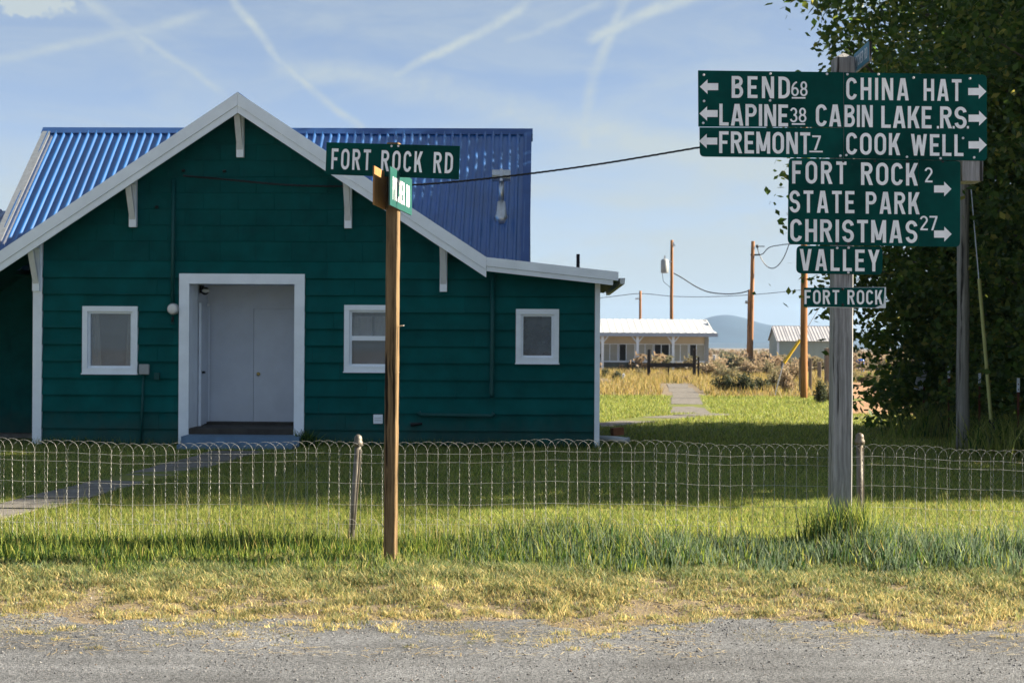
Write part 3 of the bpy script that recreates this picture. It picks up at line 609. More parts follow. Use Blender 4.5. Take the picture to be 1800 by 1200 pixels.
def roundpoly(pts, r, n=5):
    """pts: pixel corners clockwise; r: radius in pixels per corner"""
    out = []; k_ = len(pts)
    for i, p in enumerate(pts):
        rr = r[i] if isinstance(r, (list, tuple)) else r
        if rr <= .1: out.append(p); continue
        a, b = Vector(pts[i-1]), Vector(pts[(i+1) % k_]); P_ = Vector(p); u = (a-P_).normalized()*rr; v = (b-P_).normalized()*rr
        for j in range(n+1): t_ = j/n; out.append(tuple((P_+u)*(1-t_)**2+2*P_*t_*(1-t_)+(P_+v)*t_*t_))
    return out
ARROW = [(0, .5), (.42, 1), (.42, .74), (1, .74), (1, .26), (.42, .26), (.42, 0)]
# ------------------------------------------------------------------ destination sign post (right)
PD = 12.3
pb = at(1476, 960, PD); PO = Vector((pb.x, PD, 0))
sp = thing('destination_signpost', 'tall grey timber post carrying four green destination signs with white lettering', 'signpost', PO)
ptop = at(1482, 98, PD); hw = .086; lean = ptop.x-pb.x
def ppost(mb, x0, x1, y0, y1, z0, z1, sh0, sh1): return mb.hexa([(x0+sh0, y0, z0), (x1+sh0, y0, z0), (x1+sh0, y1, z0), (x0+sh0, y1, z0), (x0+sh1, y0, z1), (x1+sh1, y0, z1), (x1+sh1, y1, z1), (x0+sh1, y1, z1)])
def post_mesh(mb, hw, hd, z0, z1, sh, peak, nseg=26, seed=3):
    """squared timber with worn arrises and a pointed top"""
    r_ = random.Random(seed); ch = hw*.13; ring = [(-hw+ch, -hd), (hw-ch, -hd), (hw, -hd+ch), (hw, hd-ch), (hw-ch, hd), (-hw+ch, hd), (-hw, hd-ch), (-hw, -hd+ch)]
    o = len(mb.v)
    for i in range(nseg+1):
        t_ = i/nseg; z = z0+(z1-z0)*t_
        for (x, y) in ring: mb.v.append((x*(1+r_.uniform(-.025, .02))+sh*t_, y*(1+r_.uniform(-.02, .02)), z))
    for i in range(nseg):
        for j in range(8): a = o+i*8+j; b = o+i*8+(j+1) % 8; mb.f.append((a, b, b+8, a+8))
    mb.v.append((sh, 0, z1+peak)); c_ = len(mb.v)-1
    for j in range(8): mb.f.append((o+nseg*8+j, o+nseg*8+(j+1) % 8, c_))
    mb.f.append(tuple(o+j for j in range(8))[::-1]); return mb
post_mesh(MB(), hw, hw, -.3, ptop.z-.03, lean, .055).build('post', M_woodgrey, sp)
def wpt(px, py, d): return at(px, py, d)
# timber behind the large panels
y0b = PD-.086-.001
bmA, bmB = at(1470, 268, y0b), at(1729, 318, y0b)
MB().hexa([(bmA.x, y0b+.175, bmB.z), (bmB.x, y0b+.175, bmB.z-.0), (bmB.x, y0b+.26, bmB.z), (bmA.x, y0b+.26, bmB.z), (bmA.x, y0b+.175, bmA.z+.02), (bmB.x, y0b+.175, bmA.z), (bmB.x, y0b+.26, bmA.z), (bmA.x, y0b+.26, bmA.z+.02)]).build('cross_timber', M_woodgrey, sp, PO)
MB().box((at(1692, 300, y0b).x, y0b-.0, bmB.z+.0), (at(1728, 300, y0b).x, y0b+.173, bmA.z+.03)).build('cross_block', M_woodgrey, sp, PO)
YP = y0b-.006
nP = Vector((0, -1, 0)); P0 = Vector((0, YP, 0))
def panel(corners, r, m=M_sign, y=YP, th=.004, name='sign_panel'):
    pl = roundpoly(corners, r); return MB().prism([at(a, b, y) for a, b in pl], (0, th, 0)).build(name, m, sp, PO)
pA = panel([(1227, 124), (1482.5, 127.2), (1482.5, 224), (1227.5, 223)], [1, .5, .5, .5])
pA2 = panel([(1229.5, 224), (1482.5, 225), (1482.5, 278), (1230, 275.5)], [.5, .5, .5, 9])
pR = panel([(1483.5, 127.5), (1734.5, 131.5), (1735, 283), (1483.5, 278.5)], [1, 9, 9, .5])
pB = panel([(1386.5, 278), (1614, 281.5), (1614.3, 433), (1384.5, 429.5)], [8, .5, .5, 10])
pB2 = panel([(1614.8, 281.5), (1688.5, 283.5), (1687.5, 434), (1615, 433)], [.5, 6, 9, .5])
pC = panel([(1400, 431.5), (1551.5, 434), (1551, 483), (1399.5, 480.5)], 10)
pD = panel([(1413, 505.5), (1555, 505.5), (1553, 534), (1538, 540.5), (1412.5, 538.5)], 1)
plyb = MB().prism([at(a, b, YP+.005) for a, b in ((1420, 506), (1557.5, 504.5), (1557, 541.5), (1420, 540))], (0, .001, 0)).build('sign_backing', M_trim2, sp, PO)
SLP = .0125
def word(txt, x0, x1, yt, yb, parent, slope=SLP, y=YP, m=None, gap=.13):
    f = lambda u, v: at(x0+u*(x1-x0), yb+slope*u*(x1-x0)-v*(yb-yt), y)
    return lettering(txt, f, parent, PO, m, gap)
Z6 = lambda x, y: (1200+x/3, 60+y/3)
def w6(txt, x0, x1, yt, yb, parent, gap=.13):
    a, t_ = Z6(x0, yt); b, q = Z6(x1, yb); return word(txt, a, b, t_, q, parent, SLP, gap=gap)
def arrow(x0, x1, yt, yb, parent, right):
    a, t_ = Z6(x0, yt); b, q = Z6(x1, yb)
    pts = [((1-u) if right else u, v) for u, v in ARROW]
    MB().add([at(a+u*(b-a), q-v*(q-t_), YP)+nP*.0025 for u, v in pts], [tuple(range(7))]).build('arrow', M_letter, parent, PO)
def bar(x0, x1, yc, parent, th=8):
    a, t_ = Z6(x0, yc-th/2); b, q = Z6(x1, yc+th/2)
    MB().add([at(p, r_, YP)+nP*.0031 for p, r_ in ((a, t_), (b, t_+.1), (b, q+.1), (a, q))], [(0, 1, 2, 3)]).build('underline', M_letter, parent, PO)
w6('BEND', 258, 565, 222, 337, pA, .2); w6('68', 572, 658, 249, 328, pA, .08); bar(575, 647, 337, pA); arrow(90, 187, 240, 317, pA, False)
w6('LAPINE', 193, 555, 368, 483, pA, .1); w6('38', 564, 652, 388, 466, pA, .08); bar(575, 645, 475, pA); arrow(88, 184, 382, 458, pA, False)
w6('FREMONT', 192, 672, 513, 628, pA2, .11); w6('7', 683, 728, 535, 612, pA2); bar(668, 738, 620, pA2); arrow(86, 182, 527, 603, pA2, False)
w6('CHINA', 862, 1192, 230, 347, pR, .18); w6('HAT', 1270, 1470, 237, 352, pR, .15); arrow(1505, 1601, 265, 343, pR, True)
w6('CA', 702, 836, 371, 487, pA, .1); w6('BIN', 853, 1002, 374, 490, pR, .1); w6('LAKE', 1047, 1312, 379, 495, pR, .1); w6('R', 1357, 1420, 382, 497, pR); w6('S', 1433, 1497, 383, 499, pR); arrow(1507, 1603, 405, 484, pR, True)
for q in (1340, 1423, 1498): w6('.', q, q+11, 388, 499, pR)
w6('COOK', 862, 1147, 520, 636, pR, .13); w6('WELL', 1203, 1480, 527, 641, pR, .14); arrow(1507, 1603, 545, 625, pR, True)
w6('FORT', 577, 863, 669, 788, pB, .18); w6('ROCK', 940, 1240, 677, 796, pB, .14); w6('2', 1275, 1317, 703, 782, pB2); arrow(1325, 1417, 778, 856, pB2, True)
w6('STATE', 563, 905, 824, 941, pB, .17); w6('PARK', 965, 1249, 831, 947, pB, .14); w6('CHRISTMAS', 567, 1237, 975, 1094, pB, .14); w6('27', 1250, 1343, 958, 1034, pB2, .1); arrow(1325, 1418, 1015, 1094, pB2, True)
word('VALLEY', 1405.5, 1546, 437.5, 475.5, pC, .012, gap=.16)
word('FORT', 1414, 1475, 509.5, 534.5, pD, .004, gap=.16); word('ROCK', 1489.5, 1551, 509.5, 535, pD, .004, gap=.14)
bolt0 = None
def bolt(px, py, parent, root, PO_, y, n=Vector((0, -1, 0)), m=M_bolt, r=.011):
    c_ = at(px, py, y); o = MB().tube([(0, 0, 0), (0, -.006, 0), (0, -.008, 0)], [r, r, r*.5], 8).build('bolt', m, parent); o.location = c_-PO_; return o
for (a, b, p_) in ((1237, 132, pA), (1354, 130, pA), (1453.5, 130.5, pA), (1489.5, 131, pR), (1544, 131, pR), (1605.5, 137, pR), (1704.5, 138.5, pR), (1237.5, 178, pA), (1353.5, 177, pA), (1236, 216.5, pA), (1477, 274, pA2), (1487.5, 273, pR), (1594, 276, pR), (1653, 278.5, pR), (1712, 277, pR), (1692.5, 243, pR), (1471.5, 436, pC), (1491.5, 435.5, pC), (1491, 479, pC)): bolt(a, b, p_, sp, PO, YP)
for (a, b, p_) in ((1482, 284, pB), (1538, 283.5, pB), (1594.5, 284, pB), (1657, 284.5, pB2), (1470.5, 428.5, pB), (1491.5, 428, pB), (1481, 508, pD), (1481.5, 535.5, pD)): bolt(a, b, p_, sp, PO, YP, m=M_black)
# small weathered street plate at the top, edge on, facing left
fa, na = 12.36, 11.82; xf, xn = at(1501, 100, fa).x, at(1526.5, 100, na).x
zt = at(1501, 96, fa).z; zb_ = zt-.165
def smP(u, v): return Vector((xf+(xn-xf)*u, fa+(na-fa)*u, zb_+(zt-zb_)*v))
spl = MB().prism([smP(0, 0), smP(1, 0), smP(1, 1), smP(0, 1)], (.004, 0, 0)).build('street_plate', M_signblue, sp, PO)
lettering('PITCHER RD', lambda u, v: smP(.06+.88*u, .2+.58*v), spl, PO, M_letter2, n=Vector((-1, 0, 0)))
MB().prism([smP(0, .03)+Vector((.006, 0, 0)), smP(1, .0)+Vector((.006, 0, 0)), smP(1, 1)+Vector((.006, 0, 0)), smP(0, .97)+Vector((.006, 0, 0))], (.02, 0, 0)).build('plate_backing', M_woodgrey, sp, PO)
# ------------------------------------------------------------------ street sign post (left)
QD = 11.4; qb = at(686, 985, QD); QO = Vector((qb.x, QD, 0)); QT = at(692.5, 252, QD)
QTH = R(-9)
sq = thing('street_signpost', 'slim brown timber post with a green street-name sign and two side plates', 'signpost', QO, 0)
pm = MB(); post_mesh(pm, .048, .048, -.35, QT.z, QT.x-qb.x, .004, 30, 5)
po = pm.build('post', M_woodbrown, sq); po.rotation_euler = (0, 0, QTH)
ux = Vector((math.cos(QTH), math.sin(QTH), 0)); nq = Vector((math.sin(QTH), -math.cos(QTH), 0))
C0 = Vector((QT.x, QD, 0))+nq*.06
def qpanel(corners, r, m, name='sign_panel', off=0, th=.004):
    P_ = C0+nq*off; return MB().prism([onplane(a, b, P_, nq) for a, b in roundpoly(corners, r)], -nq*th).build(name, m, sq, QO)
pF = qpanel([(574, 250.3), (808.5, 256.8), (806.5, 315.5), (572, 306.5)], .6, M_sign)
def qword(txt, x0, x1, yt, yb, slope, gap=.16):
    lettering(txt, lambda u, v: onplane(x0+u*(x1-x0)+v*1.5, yb+slope*u*(x1-x0)-v*(yb-yt), C0, nq), pF, QO, None, gap, nq)
qword('FORT', 582, 651, 261, 297.5, .031, .2); qword('ROCK', 669.5, 742, 264.2, 301, .032, .2); qword('RD', 761.5, 795.5, 267.4, 304, .03, .2)
for (a, b) in ((688.3, 257), (700.2, 257), (698.5, 308.5)):
    o = MB().tube([(0, 0, 0), (0, -.006, 0)], .009, 8).build('bolt', M_bolt, pF); o.location = onplane(a, b, C0, nq)+nq*.001-QO
# side plates run along the depth of the scene, one on each face of the post
vd = Vector((math.sin(R(8.6)), math.cos(R(8.6)), 0)); nr_ = Vector((vd.y, -vd.x, 0))
PC = at(691, 335, QD); ztp, zbp = at(691, 308.5, 11.4).z+.02, at(691, 371, 11.4).z+.005
def side_plate(off, m, name, dz=0):
    c_ = Vector((PC.x, QD, 0))+nr_*off
    f = lambda u, v: c_+vd*(-.385+.77*u)+Vector((0, 0, zbp+dz+(ztp-zbp)*v+.012*(.5-u)))
    return f, MB().prism([f(0, 0), f(1, 0), f(1, 1), f(0, 1)], nr_*.012).build(name, m, sq, QO)
f1, pl1 = side_plate(.056, M_sign2, 'side_plate')
lettering('PITCHER RD', lambda u, v: f1(.1+.78*u, .17+.6*v), pl1, QO, M_letter2, .16, nr_, .0145)
box_b = side_plate(-.07, M_ply, 'side_plate', .005)[1]; box_b['label'] = 'brown plywood back of the far side plate'
MB().tube([at(703, 572.5, QD)-QO, at(710, 572, QD-.03)-QO], .004, 6).build('nail', M_bolt, sq)
# ------------------------------------------------------------------ wire fence
FD = 12.62
fence = thing('wire_fence', 'low double-loop wire fence with two steel pipe posts along the lawn edge', 'fence', (0, FD, 0))
SPC = .0965
def helix_leg(x, z0, z1, ph, r=.0024):
    n = int((z1-z0)/.013); return [(x+r*math.cos(ph+2*math.pi*z/.052), r*math.sin(ph+2*math.pi*z/.052), z) for z in np.linspace(z0, z1, n)]
TOPZ = .815
lp = helix_leg(0, -.03, TOPZ, 0)
arch = [(SPC-SPC*math.cos(math.pi*i/16)+.0012*math.sin(i*2.1), .004*math.sin(i*1.7), TOPZ+.082*math.sin(math.pi*i/16)) for i in range(1, 16)]
proto = MB().tube(lp+arch+helix_leg(2*SPC, -.03, TOPZ, math.pi)[::-1], .0012, 4, False).build('picket_loop', M_wire, fence)
hoop = MB().tube([(-.064, 0, -.03), (-.064, 0, .15)]+[(-.064*math.cos(math.pi*i/10), 0, .15+.062*math.sin(math.pi*i/10)) for i in range(1, 10)]+[(.064, 0, .15), (.064, 0, -.03)], .0012, 4, False).build('lower_hoop', M_wire, fence)
def sag(x): return .018*math.sin(x*.9+1)+.012*math.sin(x*2.3)+.006*math.sin(x*6.1)-(.02*max(0, x-3.1))
x = -5.0; i = 0
while x < 5.1:
    o = proto if i == 0 else copyobj(proto, fence)
    o.location = (x+random.uniform(-.004, .004), random.uniform(-.003, .003), sag(x)); o.rotation_euler = (random.uniform(-.015, .015), random.uniform(-.02, .02), random.uniform(-.04, .04)); o.scale = (1, 1, random.uniform(.993, 1.005))
    if i % 2 == 0:
        h_ = hoop if i == 0 else copyobj(hoop, fence)
        h_.location = (x+SPC, .008, sag(x)*.5+random.uniform(-.004, .004))
    x += SPC; i += 1
for zz in (.79, .715, .53, .34, .165, .03):
    n = 120; MB().tube([(-5.1+10.3*j/n, .005+.002*math.sin(j*5.1), zz+sag(-5.1+10.3*j/n)*(.3+.8*zz)+.0025*math.sin(j*1.9)) for j in range(n+1)], .0012, 4, False).build('horizontal_wire', M_wire, fence)
def fpost(a, b, r, label):
    A, B = at(*a, FD+.05), at(*b, FD+.05); A.y = B.y = .05; A.z = -.2; 
    p = MB().tube([A, (A+B)/2, B], [r, r, r*.95], 12).build('post', M_pipe, fence, smooth=True); p['label'] = label
    MB().lathe([(r*1.0, -.005), (r*1.4, .0), (r*1.45, .03), (r*1.15, .045), (r*1.2, .06), (r*1.0, .085), (r*.35, .1)], B, 14).build('post_cap', M_pipe, p, smooth=True)
    MB().tube([A+(B-A)*.3+Vector((r*.8, -r*.5, 0)), B+Vector((r*.8, -r*.5, -.03))], .009, 6).build('stretcher_bar', M_pipe, p)
fpost((614, 965), (629.5, 783), .03, 'leaning steel fence post'); fpost((1513, 955), (1511, 780), .032, 'upright rusty steel fence post')
# ------------------------------------------------------------------ overhead cable to the house
def catenary(A, B, sg, n=40): return [A+(B-A)*(i/n)+Vector((0, 0, -4*sg*(i/n)*(1-i/n))) for i in range(n+1)]
A = at(322, 309, 24.55); B = at(1693, 235, 24.7)
cpts = [at(a, b, 24.55+.15*i/9) for i, (a, b) in enumerate(((322, 309), (400, 316), (520, 326), (650, 327), (760, 323), (900, 309), (1050, 289), (1225, 260), (1450, 222), (1693, 180)))]
def resample(P_, k):
    out = []
    for i in range(len(P_)-1):
        a, b, c_, d_ = P_[max(i-1, 0)], P_[i], P_[i+1], P_[min(i+2, len(P_)-1)]
        for j in range(k):
            t_ = j/k; out.append(.5*((2*b)+(c_-a)*t_+(2*a-5*b+4*c_-d_)*t_*t_+(3*b-a-3*c_+d_)*t_**3))
    return out+[P_[-1]]
cp = resample(cpts, 24); cab = thing('service_cable', 'twisted black power cable running from the gable across to the pole by the trees', 'cable', cpts[0])
for ph in (0, 2.1, 4.2):
    MB().tube([p+Vector((0, .011*math.sin(i*1.1+ph), .011*math.cos(i*1.1+ph))) for i, p in enumerate(cp)], .009, 5, False).build('wire_strand', M_black, cab, cpts[0])
# ------------------------------------------------------------------ pole by the trees, guy, steel posts
def pole(name, label, base, top, r0, r1, m, group='wooden utility poles'):
    t = thing(name, label, 'utility pole', (base.x, base.y, 0), 0, group); O_ = Vector((base.x, base.y, 0))
    n = 10; MB().tube([base+(top-base)*(i/n)+Vector((.006*math.sin(i*2), 0, 0)) for i in range(n+1)], [r0+(r1-r0)*i/n for i in range(n+1)], 14).build('shaft', m, t, O_, True)
    return t, O_
p1, o1 = pole('utility_pole', 'thick grey wooden pole standing in front of the dark trees', Vector((at(1692, 780, 24.7).x, 24.7, -.2)), Vector((at(1694, 150, 24.7).x, 24.7, at(1694, 150, 24.7).z)), .115, .09, M_polegrey)
box_c = MB().box((-.03, -.16, 0), (.03, -.1, .2)).build('cable_clamp', M_galv, p1); box_c.location = (0, 0, 5.8)
gy = thing('guy_anchor', 'pale yellow guy-wire guard rising from a hooked steel rod beside the grey pole', 'guy wire', (at(1750, 785, 24.2).x, 24.2, 0)); go = Vector(gy.location)
MB().tube([at(1721, 490, 24.2), at(1742, 737, 24.2)], .03, 10).build('guard', mat('faded_yellow_plastic', (.42, .42, .16), .6, .15, 6), gy, go)
MB().tube([at(1721, 495, 24.2), at(1697, 215, 24.6)], .008, 5).build('guy_wire', M_galv, gy, go)
e0 = at(1744, 737, 24.2); MB().tube([e0+Vector((.045*math.cos(a), 0, -.02+.045*math.sin(a))) for a in np.linspace(-1.2, 4.4, 16)]+[at(1747, 750, 24.2), at(1750, 790, 24.2)], .014, 8).build('anchor_rod', M_black, gy, go)
M_rust = mat('rusty_red_steel', (.12, .035, .018), .7, .3, 20)
tp = None
for i, (px, pyt, d, lab) in enumerate(((1624, 633, 29.5, 'steel T-post with white tip holding a tilted board'), (1668, 643, 27.8, 'red steel T-post with white tip left of the grey pole'), (1722, 650, 26, 'dark steel T-post with white tip between grey pole and guy wire'), (1790, 664, 24.2, 'dark steel T-post with white tip at the right edge of the picture'))):
    top = at(px, pyt, d); t = thing('steel_fence_post', lab, 'fence post', (top.x, d, 0), 0, 'steel posts along the trees')
    H_ = top.z; b = MB(); b.box((-.02, -.003, -.2), (.02, .003, H_-.24)); b.box((-.003, .003, -.2), (.003, .035, H_-.24))
    for k in range(12): b.box((-.008, -.012, .15+k*.09), (.008, -.003, .17+k*.09))
    b.build('shaft', M_rust, t); b = MB(); b.box((-.024, -.004, H_-.24), (.024, .004, H_)); b.box((-.004, .004, H_-.24), (.004, .038, H_)); b.build('white_tip', M_white, t)
    if i == 0:
        o = MB().box((-.09, -.012, -.2), (.09, .012, .2)).build('hanging_board', M_trim2, t); o.location = (-.08, -.03, H_-.42); o.rotation_euler = (0, R(13), R(-20)); o['label'] = 'tilted weathered board'
# ------------------------------------------------------------------ far utility poles and their wires
def wirething(label, paths, r=.02, cat='cable'):
    t = thing('power_line', label, cat, paths[0][0])
    for P_ in paths: MB().tube(P_, r, 4, False).build('wire', M_black, t, paths[0][0])
    return t
DA, DB, DCx = 118., 112., 47.
bA = at(1180, 640, DA); tA = at(1181, 422, DA); bA.z = -.3
pa, oa = pole('utility_pole', 'brown utility pole with a grey transformer rising behind the long white building', bA, tA, .17, .12, M_pole)
tr = at(1168, 480, DA)-oa; MB().lathe([(.28, 0), (.32, .05), (.32, 1.05), (.2, 1.15), (.07, 1.18), (.05, 1.45)], tr+Vector((0, -.1, 0)), 14).build('transformer', M_grey, pa, smooth=True)
ar = at(1174, 460, DA)-oa; MB().box((ar.x-.25, -.15, ar.z-.04), (-.05, -.05, ar.z+.04)).build('transformer_arm', M_galv, pa)
MB().tube([tr+Vector((-.2, -.1, 0)), tr+Vector((-.1, -.1, -.7)), Vector((.0, -.15, tr.z-1.3))], .02, 5).build('drop_wire', M_black, pa)
cl = at(1186, 430, DA)-oa; MB().prism([(cl.x+.05, -.1, cl.z-.12), (cl.x-.15, -.1, cl.z+.25), (cl.x-.25, -.1, cl.z-.1)], (0, .1, 0)).build('pole_bracket', M_galv, pa)
bB = at(1319, 650, DB); tB = at(1323.5, 424, DB); bB.z = -.3
pB_, oB = pole('utility_pole', 'tall brown utility pole with wire loops, left of the big signpost', bB, tB, .2, .14, M_pole)
c_ = at(1328, 448, DB)-oB; MB().box((c_.x-.4, -.1, c_.z-.06), (c_.x+.25, 0, c_.z+.06)).build('wire_arm', M_black, pB_)
c_ = at(1331, 433, DB)-oB; MB().lathe([(.08, -.12), (.13, 0), (.08, .12)], c_, 8).build('insulator', M_black, pB_)
bD = at(1315, 650, 135.); tD = at(1317, 509, 135.); bD.z = -.3
pD_, oD = pole('utility_pole', 'short brown pole standing close beside the tall brown pole with wire loops', bD, tD, .17, .13, M_pole)
c_ = at(1312, 531, 135.)-oD; MB().lathe([(.08, -.15), (.16, 0), (.08, .15)], c_, 8).build('insulator', M_grey, pD_)
bE = at(1125, 650, 190.); tE = at(1125.5, 511, 190.); bE.z = -.3
pE, oE = pole('utility_pole', 'small distant pole above the left end of the white building roof', bE, tE, .2, .16, M_pole)
c_ = at(1122, 525, 190.)-oE; MB().box((c_.x-.4, -.1, c_.z-.1), (.1, 0, c_.z+.1)).build('crossarm', M_galv, pE)
gC = gnd(1413, 701); bC = Vector((gC.x, gC.y, -.3)); tC = at(1414, 150, gC.y)
pC_, oC = pole('utility_pole', 'bright orange-brown pole on the lawn edge behind the signpost', bC, tC, .125, .1, M_pole)
gz_ = thing('guy_anchor', 'bright yellow guy-wire guard slanting behind the orange pole', 'guy wire', gnd(1360, 668)); g0 = Vector(gz_.location); DG = gC.y+3
MB().tube([at(1406, 597, DG), at(1378, 638, DG)], .06, 8).build('guard', mat('yellow_plastic', (.62, .42, .04), .5, .1), gz_, g0)
MB().tube([at(1378, 636, DG), Vector((at(1362, 661, DG).x, DG, .0))], .02, 6).build('anchor_rod', M_galv, gz_, g0)
MB().tube([at(1406, 598, DG), at(1500, 440, DG)], .012, 5).build('guy_wire', M_galv, gz_, g0)
pp = lambda L_, d: resample([at(a, b, d) for a, b in L_], 6)
wirething('sagging wire between the transformer pole and the short brown pole', [pp(((1184, 480), (1200, 489), (1222, 503), (1245, 513), (1275, 516.5), (1300, 515), (1316, 511)), 120.)], .045)
wirething('thin distant wire crossing behind the poles above the white building', [pp(((900, 540), (1060, 523), (1124, 516), (1180, 520.5), (1240, 521.5), (1320, 518), (1420, 508), (1600, 485)), 195.)], .04)
wirething('looped wires hanging at the top of the tall brown pole', [pp(((1331, 433), (1344, 433)), DB), pp(((1331, 433), (1335, 448), (1345, 465), (1356, 471.5), (1367, 467), (1378, 452), (1387, 430), (1400, 400)), DB), pp(((1332, 448), (1341, 446), (1352, 435), (1370, 431), (1388, 429), (1440, 427)), DB)], .035)
# ------------------------------------------------------------------ long white-roofed building
M_cream = mat('cream_wall_paint', (.62, .54, .43), .8, .08, 1); M_roofw = mat('pale_metal_roof', (.66, .67, .68), .4, .08, .8, metal=.2); M_olive = mat('grey_green_wainscot', (.14, .15, .13), .8, .15, 2)
M_blind = mat('pale_window_blind', (.42, .42, .38), .7, .06, 2)
LD = 100.; lx1 = at(1246, 600, LD).x; lx0 = lx1-20; LO = Vector((lx0, LD, 0))
lb = thing('long_white_building', 'long low cream building with pale metal roof and porch posts in the field', 'building', LO)
def lpx(px, py, d=LD): v = at(px, py, d); return v.x-lx0, v.z
zsill = lpx(1150, 634)[1]; zhead = lpx(1150, 604)[1]; zeave = lpx(1150, 588)[1]; zr_ = lpx(1150, 561, LD+2.6)[1]
W_ = lx1-lx0
box('wall', (0, .05, zhead), (W_, .2, zeave), M_cream, lb); box('wainscot', (0, .05, -.2), (W_, .2, zsill-.12), M_olive, lb); box('sill', (-.02, -.05, zsill-.119), (W_+.02, .21, zsill), M_white, lb)
box('end_wall', (W_-.15, .201, -.2), (W_, 5, zeave), M_olive, lb); box('back_wall', (0, 5, -.2), (W_, 5.1, zeave), M_olive, lb)
box('corner_post', (W_-.3, -.06, -.2), (W_-.02, .049, zeave), M_grey, lb)
for i in range(11): box('wainscot_board', (W_-.35-i*1.0-.98, .02, -.15), (W_-.35-i*1.0-.02, .049, zsill-.125), M_olive, lb)
bays = [(1061, 1085, 'l'), (1089, 1115, 'dl'), (1123, 1147, 'l'), (1151, 1176, 'dk'), (1185, 1209, 'l'), (1213, 1238, 'dl')]
for j in range(3): bays += [(1061-62*(j+1), 1085-62*(j+1), 'l'), (1089-62*(j+1), 1115-62*(j+1), 'dl')]
for a, b, kd in bays:
    xa, xb = lpx(a, 620)[0], lpx(b, 620)[0]; f = MB(); 
    for (u0, v0, u1, v1) in ((xa-.1, zhead-.06, xb+.1, zhead-.001), (xa-.1, zsill+.001, xa, zhead-.061), (xb, zsill+.001, xb+.1, zhead-.061)): f.box((u0, .06, v0), (u1, .19, v1))
    wn = f.build('window', M_white, lb); xm = xa+(xb-xa)*.46
    if kd == 'l': box('pane', (xa, .12, zsill+.001), (xb, .13, zhead-.062), M_blind, wn)
    elif kd == 'dl': box('pane', (xa, .12, zsill+.001), (xm-.03, .13, zhead-.062), M_dark, wn); box('pane', (xm+.03, .12, zsill+.001), (xb, .13, zhead-.062), M_blind, wn)
    else: box('pane', (xa, .12, zsill+.001), (xm-.03, .13, zhead-.062), M_dark, wn); box('pane', (xm+.03, .12, zsill+.001), (xb, .13, zhead-.062), M_dark, wn)
    box('mullion', (xm-.029, .1, zsill+.001), (xm+.029, .14, zhead-.062), M_white, wn)
for px in (1059, 1120.5, 1183, 997, 935):
    x_ = lpx(px, 620, LD-1.2)[0]; q = box('porch_post', (x_-.09, -1.3, -.2), (x_+.09, -1.12, zeave), M_white, lb)
    for s_ in (-1, 1): MB().tube([(x_+s_*.05, -1.2, zeave-.55), (x_+s_*.4, -1.2, zeave-.12)], .05, 4).build('post_brace', M_white, q)
er = (W_+.35)
rfP = lambda x, t, h: (x-.9*(1-t)*(1 if x > W_ else 0), 2.6-4.0*t, zr_+(zeave+.12-zr_)*t+h)
for i in range(22):
    xa, xb = W_+.4-(i+1)*.95, W_+.4-i*.95
    V = []; 
    rfq = lambda x, t, h, k=(.0 if i else 1.): (x-(1.15*(1-t) if (k and x > xb-.01) else 0), 2.6-4.0*t, zr_+(zeave+.12-zr_)*t+h)
    rib_sheet(xa, xb-.003, rfq, 'roof_sheet', M_roofw, sp=.475, h=.01, parent=lb)
box('fascia', (-.3, -1.46, zeave-.14), (W_+.42, -1.405, zeave+.12), mat('blue_grey_fascia', (.35, .4, .5), .6), lb); box('roof_back', (0, 2.6, zeave-.1), (W_-1, 2.7, zr_-.06), M_olive, lb)
box('soffit', (-.3, -1.404, zeave+.002), (W_+.3, .05, zeave+.05), M_white, lb)
# ------------------------------------------------------------------ grey-green shed
M_shed = mat('pale_green_metal_wall', (.36, .42, .39), .6, .06, .8); M_shedroof = mat('grey_metal_roof', (.33, .33, .36), .45, .1, 1)
SD = 108.; c0 = at(1367, 640, SD); SO = Vector((c0.x, SD, 0)); shed = thing('metal_shed', 'pale grey-green metal shed with grey ridged roof behind the posts', 'shed', SO)
ze = at(1367, 598, SD).z; zrr = at(1362, 573, SD+3).z; xg = at(1353.5, 610, SD+5.5).x-SO.x; wS = at(1488, 600, SD).x-SO.x; xr0 = at(1360, 573, SD+3).x-SO.x
MB().prism([(0, 0, -.2), (wS, 0, -.2), (wS, 0, ze), (0, 0, ze)], (0, .1, 0)).build('wall', M_shed, shed)
for i in range(10): box('wall_rib', (.25+i*.5, -.025, -.2), (.29+i*.5, -.001, ze-.01), M_shed, shed)
MB().prism([(-.002, .05, -.2), (xg, 5.8, -.2), (xg, 5.8, ze), (xr0, 2.9, zrr-.03), (-.002, .05, ze)], (.05, .0, 0)).build('end_wall', mat('shaded_green_wall', (.3, .36, .33), .6, .06, .8), shed)  # darker copy of the shed green: the end wall's shade is put into the colour
box('corner_trim', (-.06, -.04, -.2), (.1, -.001, ze-.02), M_white, shed)
rfS = lambda x, t, h: (x+(xr0-.05)*(1-t), 2.9-3.2*t, zrr+(ze-.05-zrr)*t+h)
for i in range(6): rib_sheet(-.15+i*.92, .77+i*.92-.003, rfS, 'roof_sheet', M_shedroof, sp=.25, h=.014, parent=shed)
MB().prism([(xr0-.15, 2.9, zrr+.001), (wS+.1, 2.9, zrr+.001), (wS+.1, 6.0, ze), (xg-.1, 6.0, ze)], (0, 0, .03)).build('rear_roof', M_shedroof, shed)
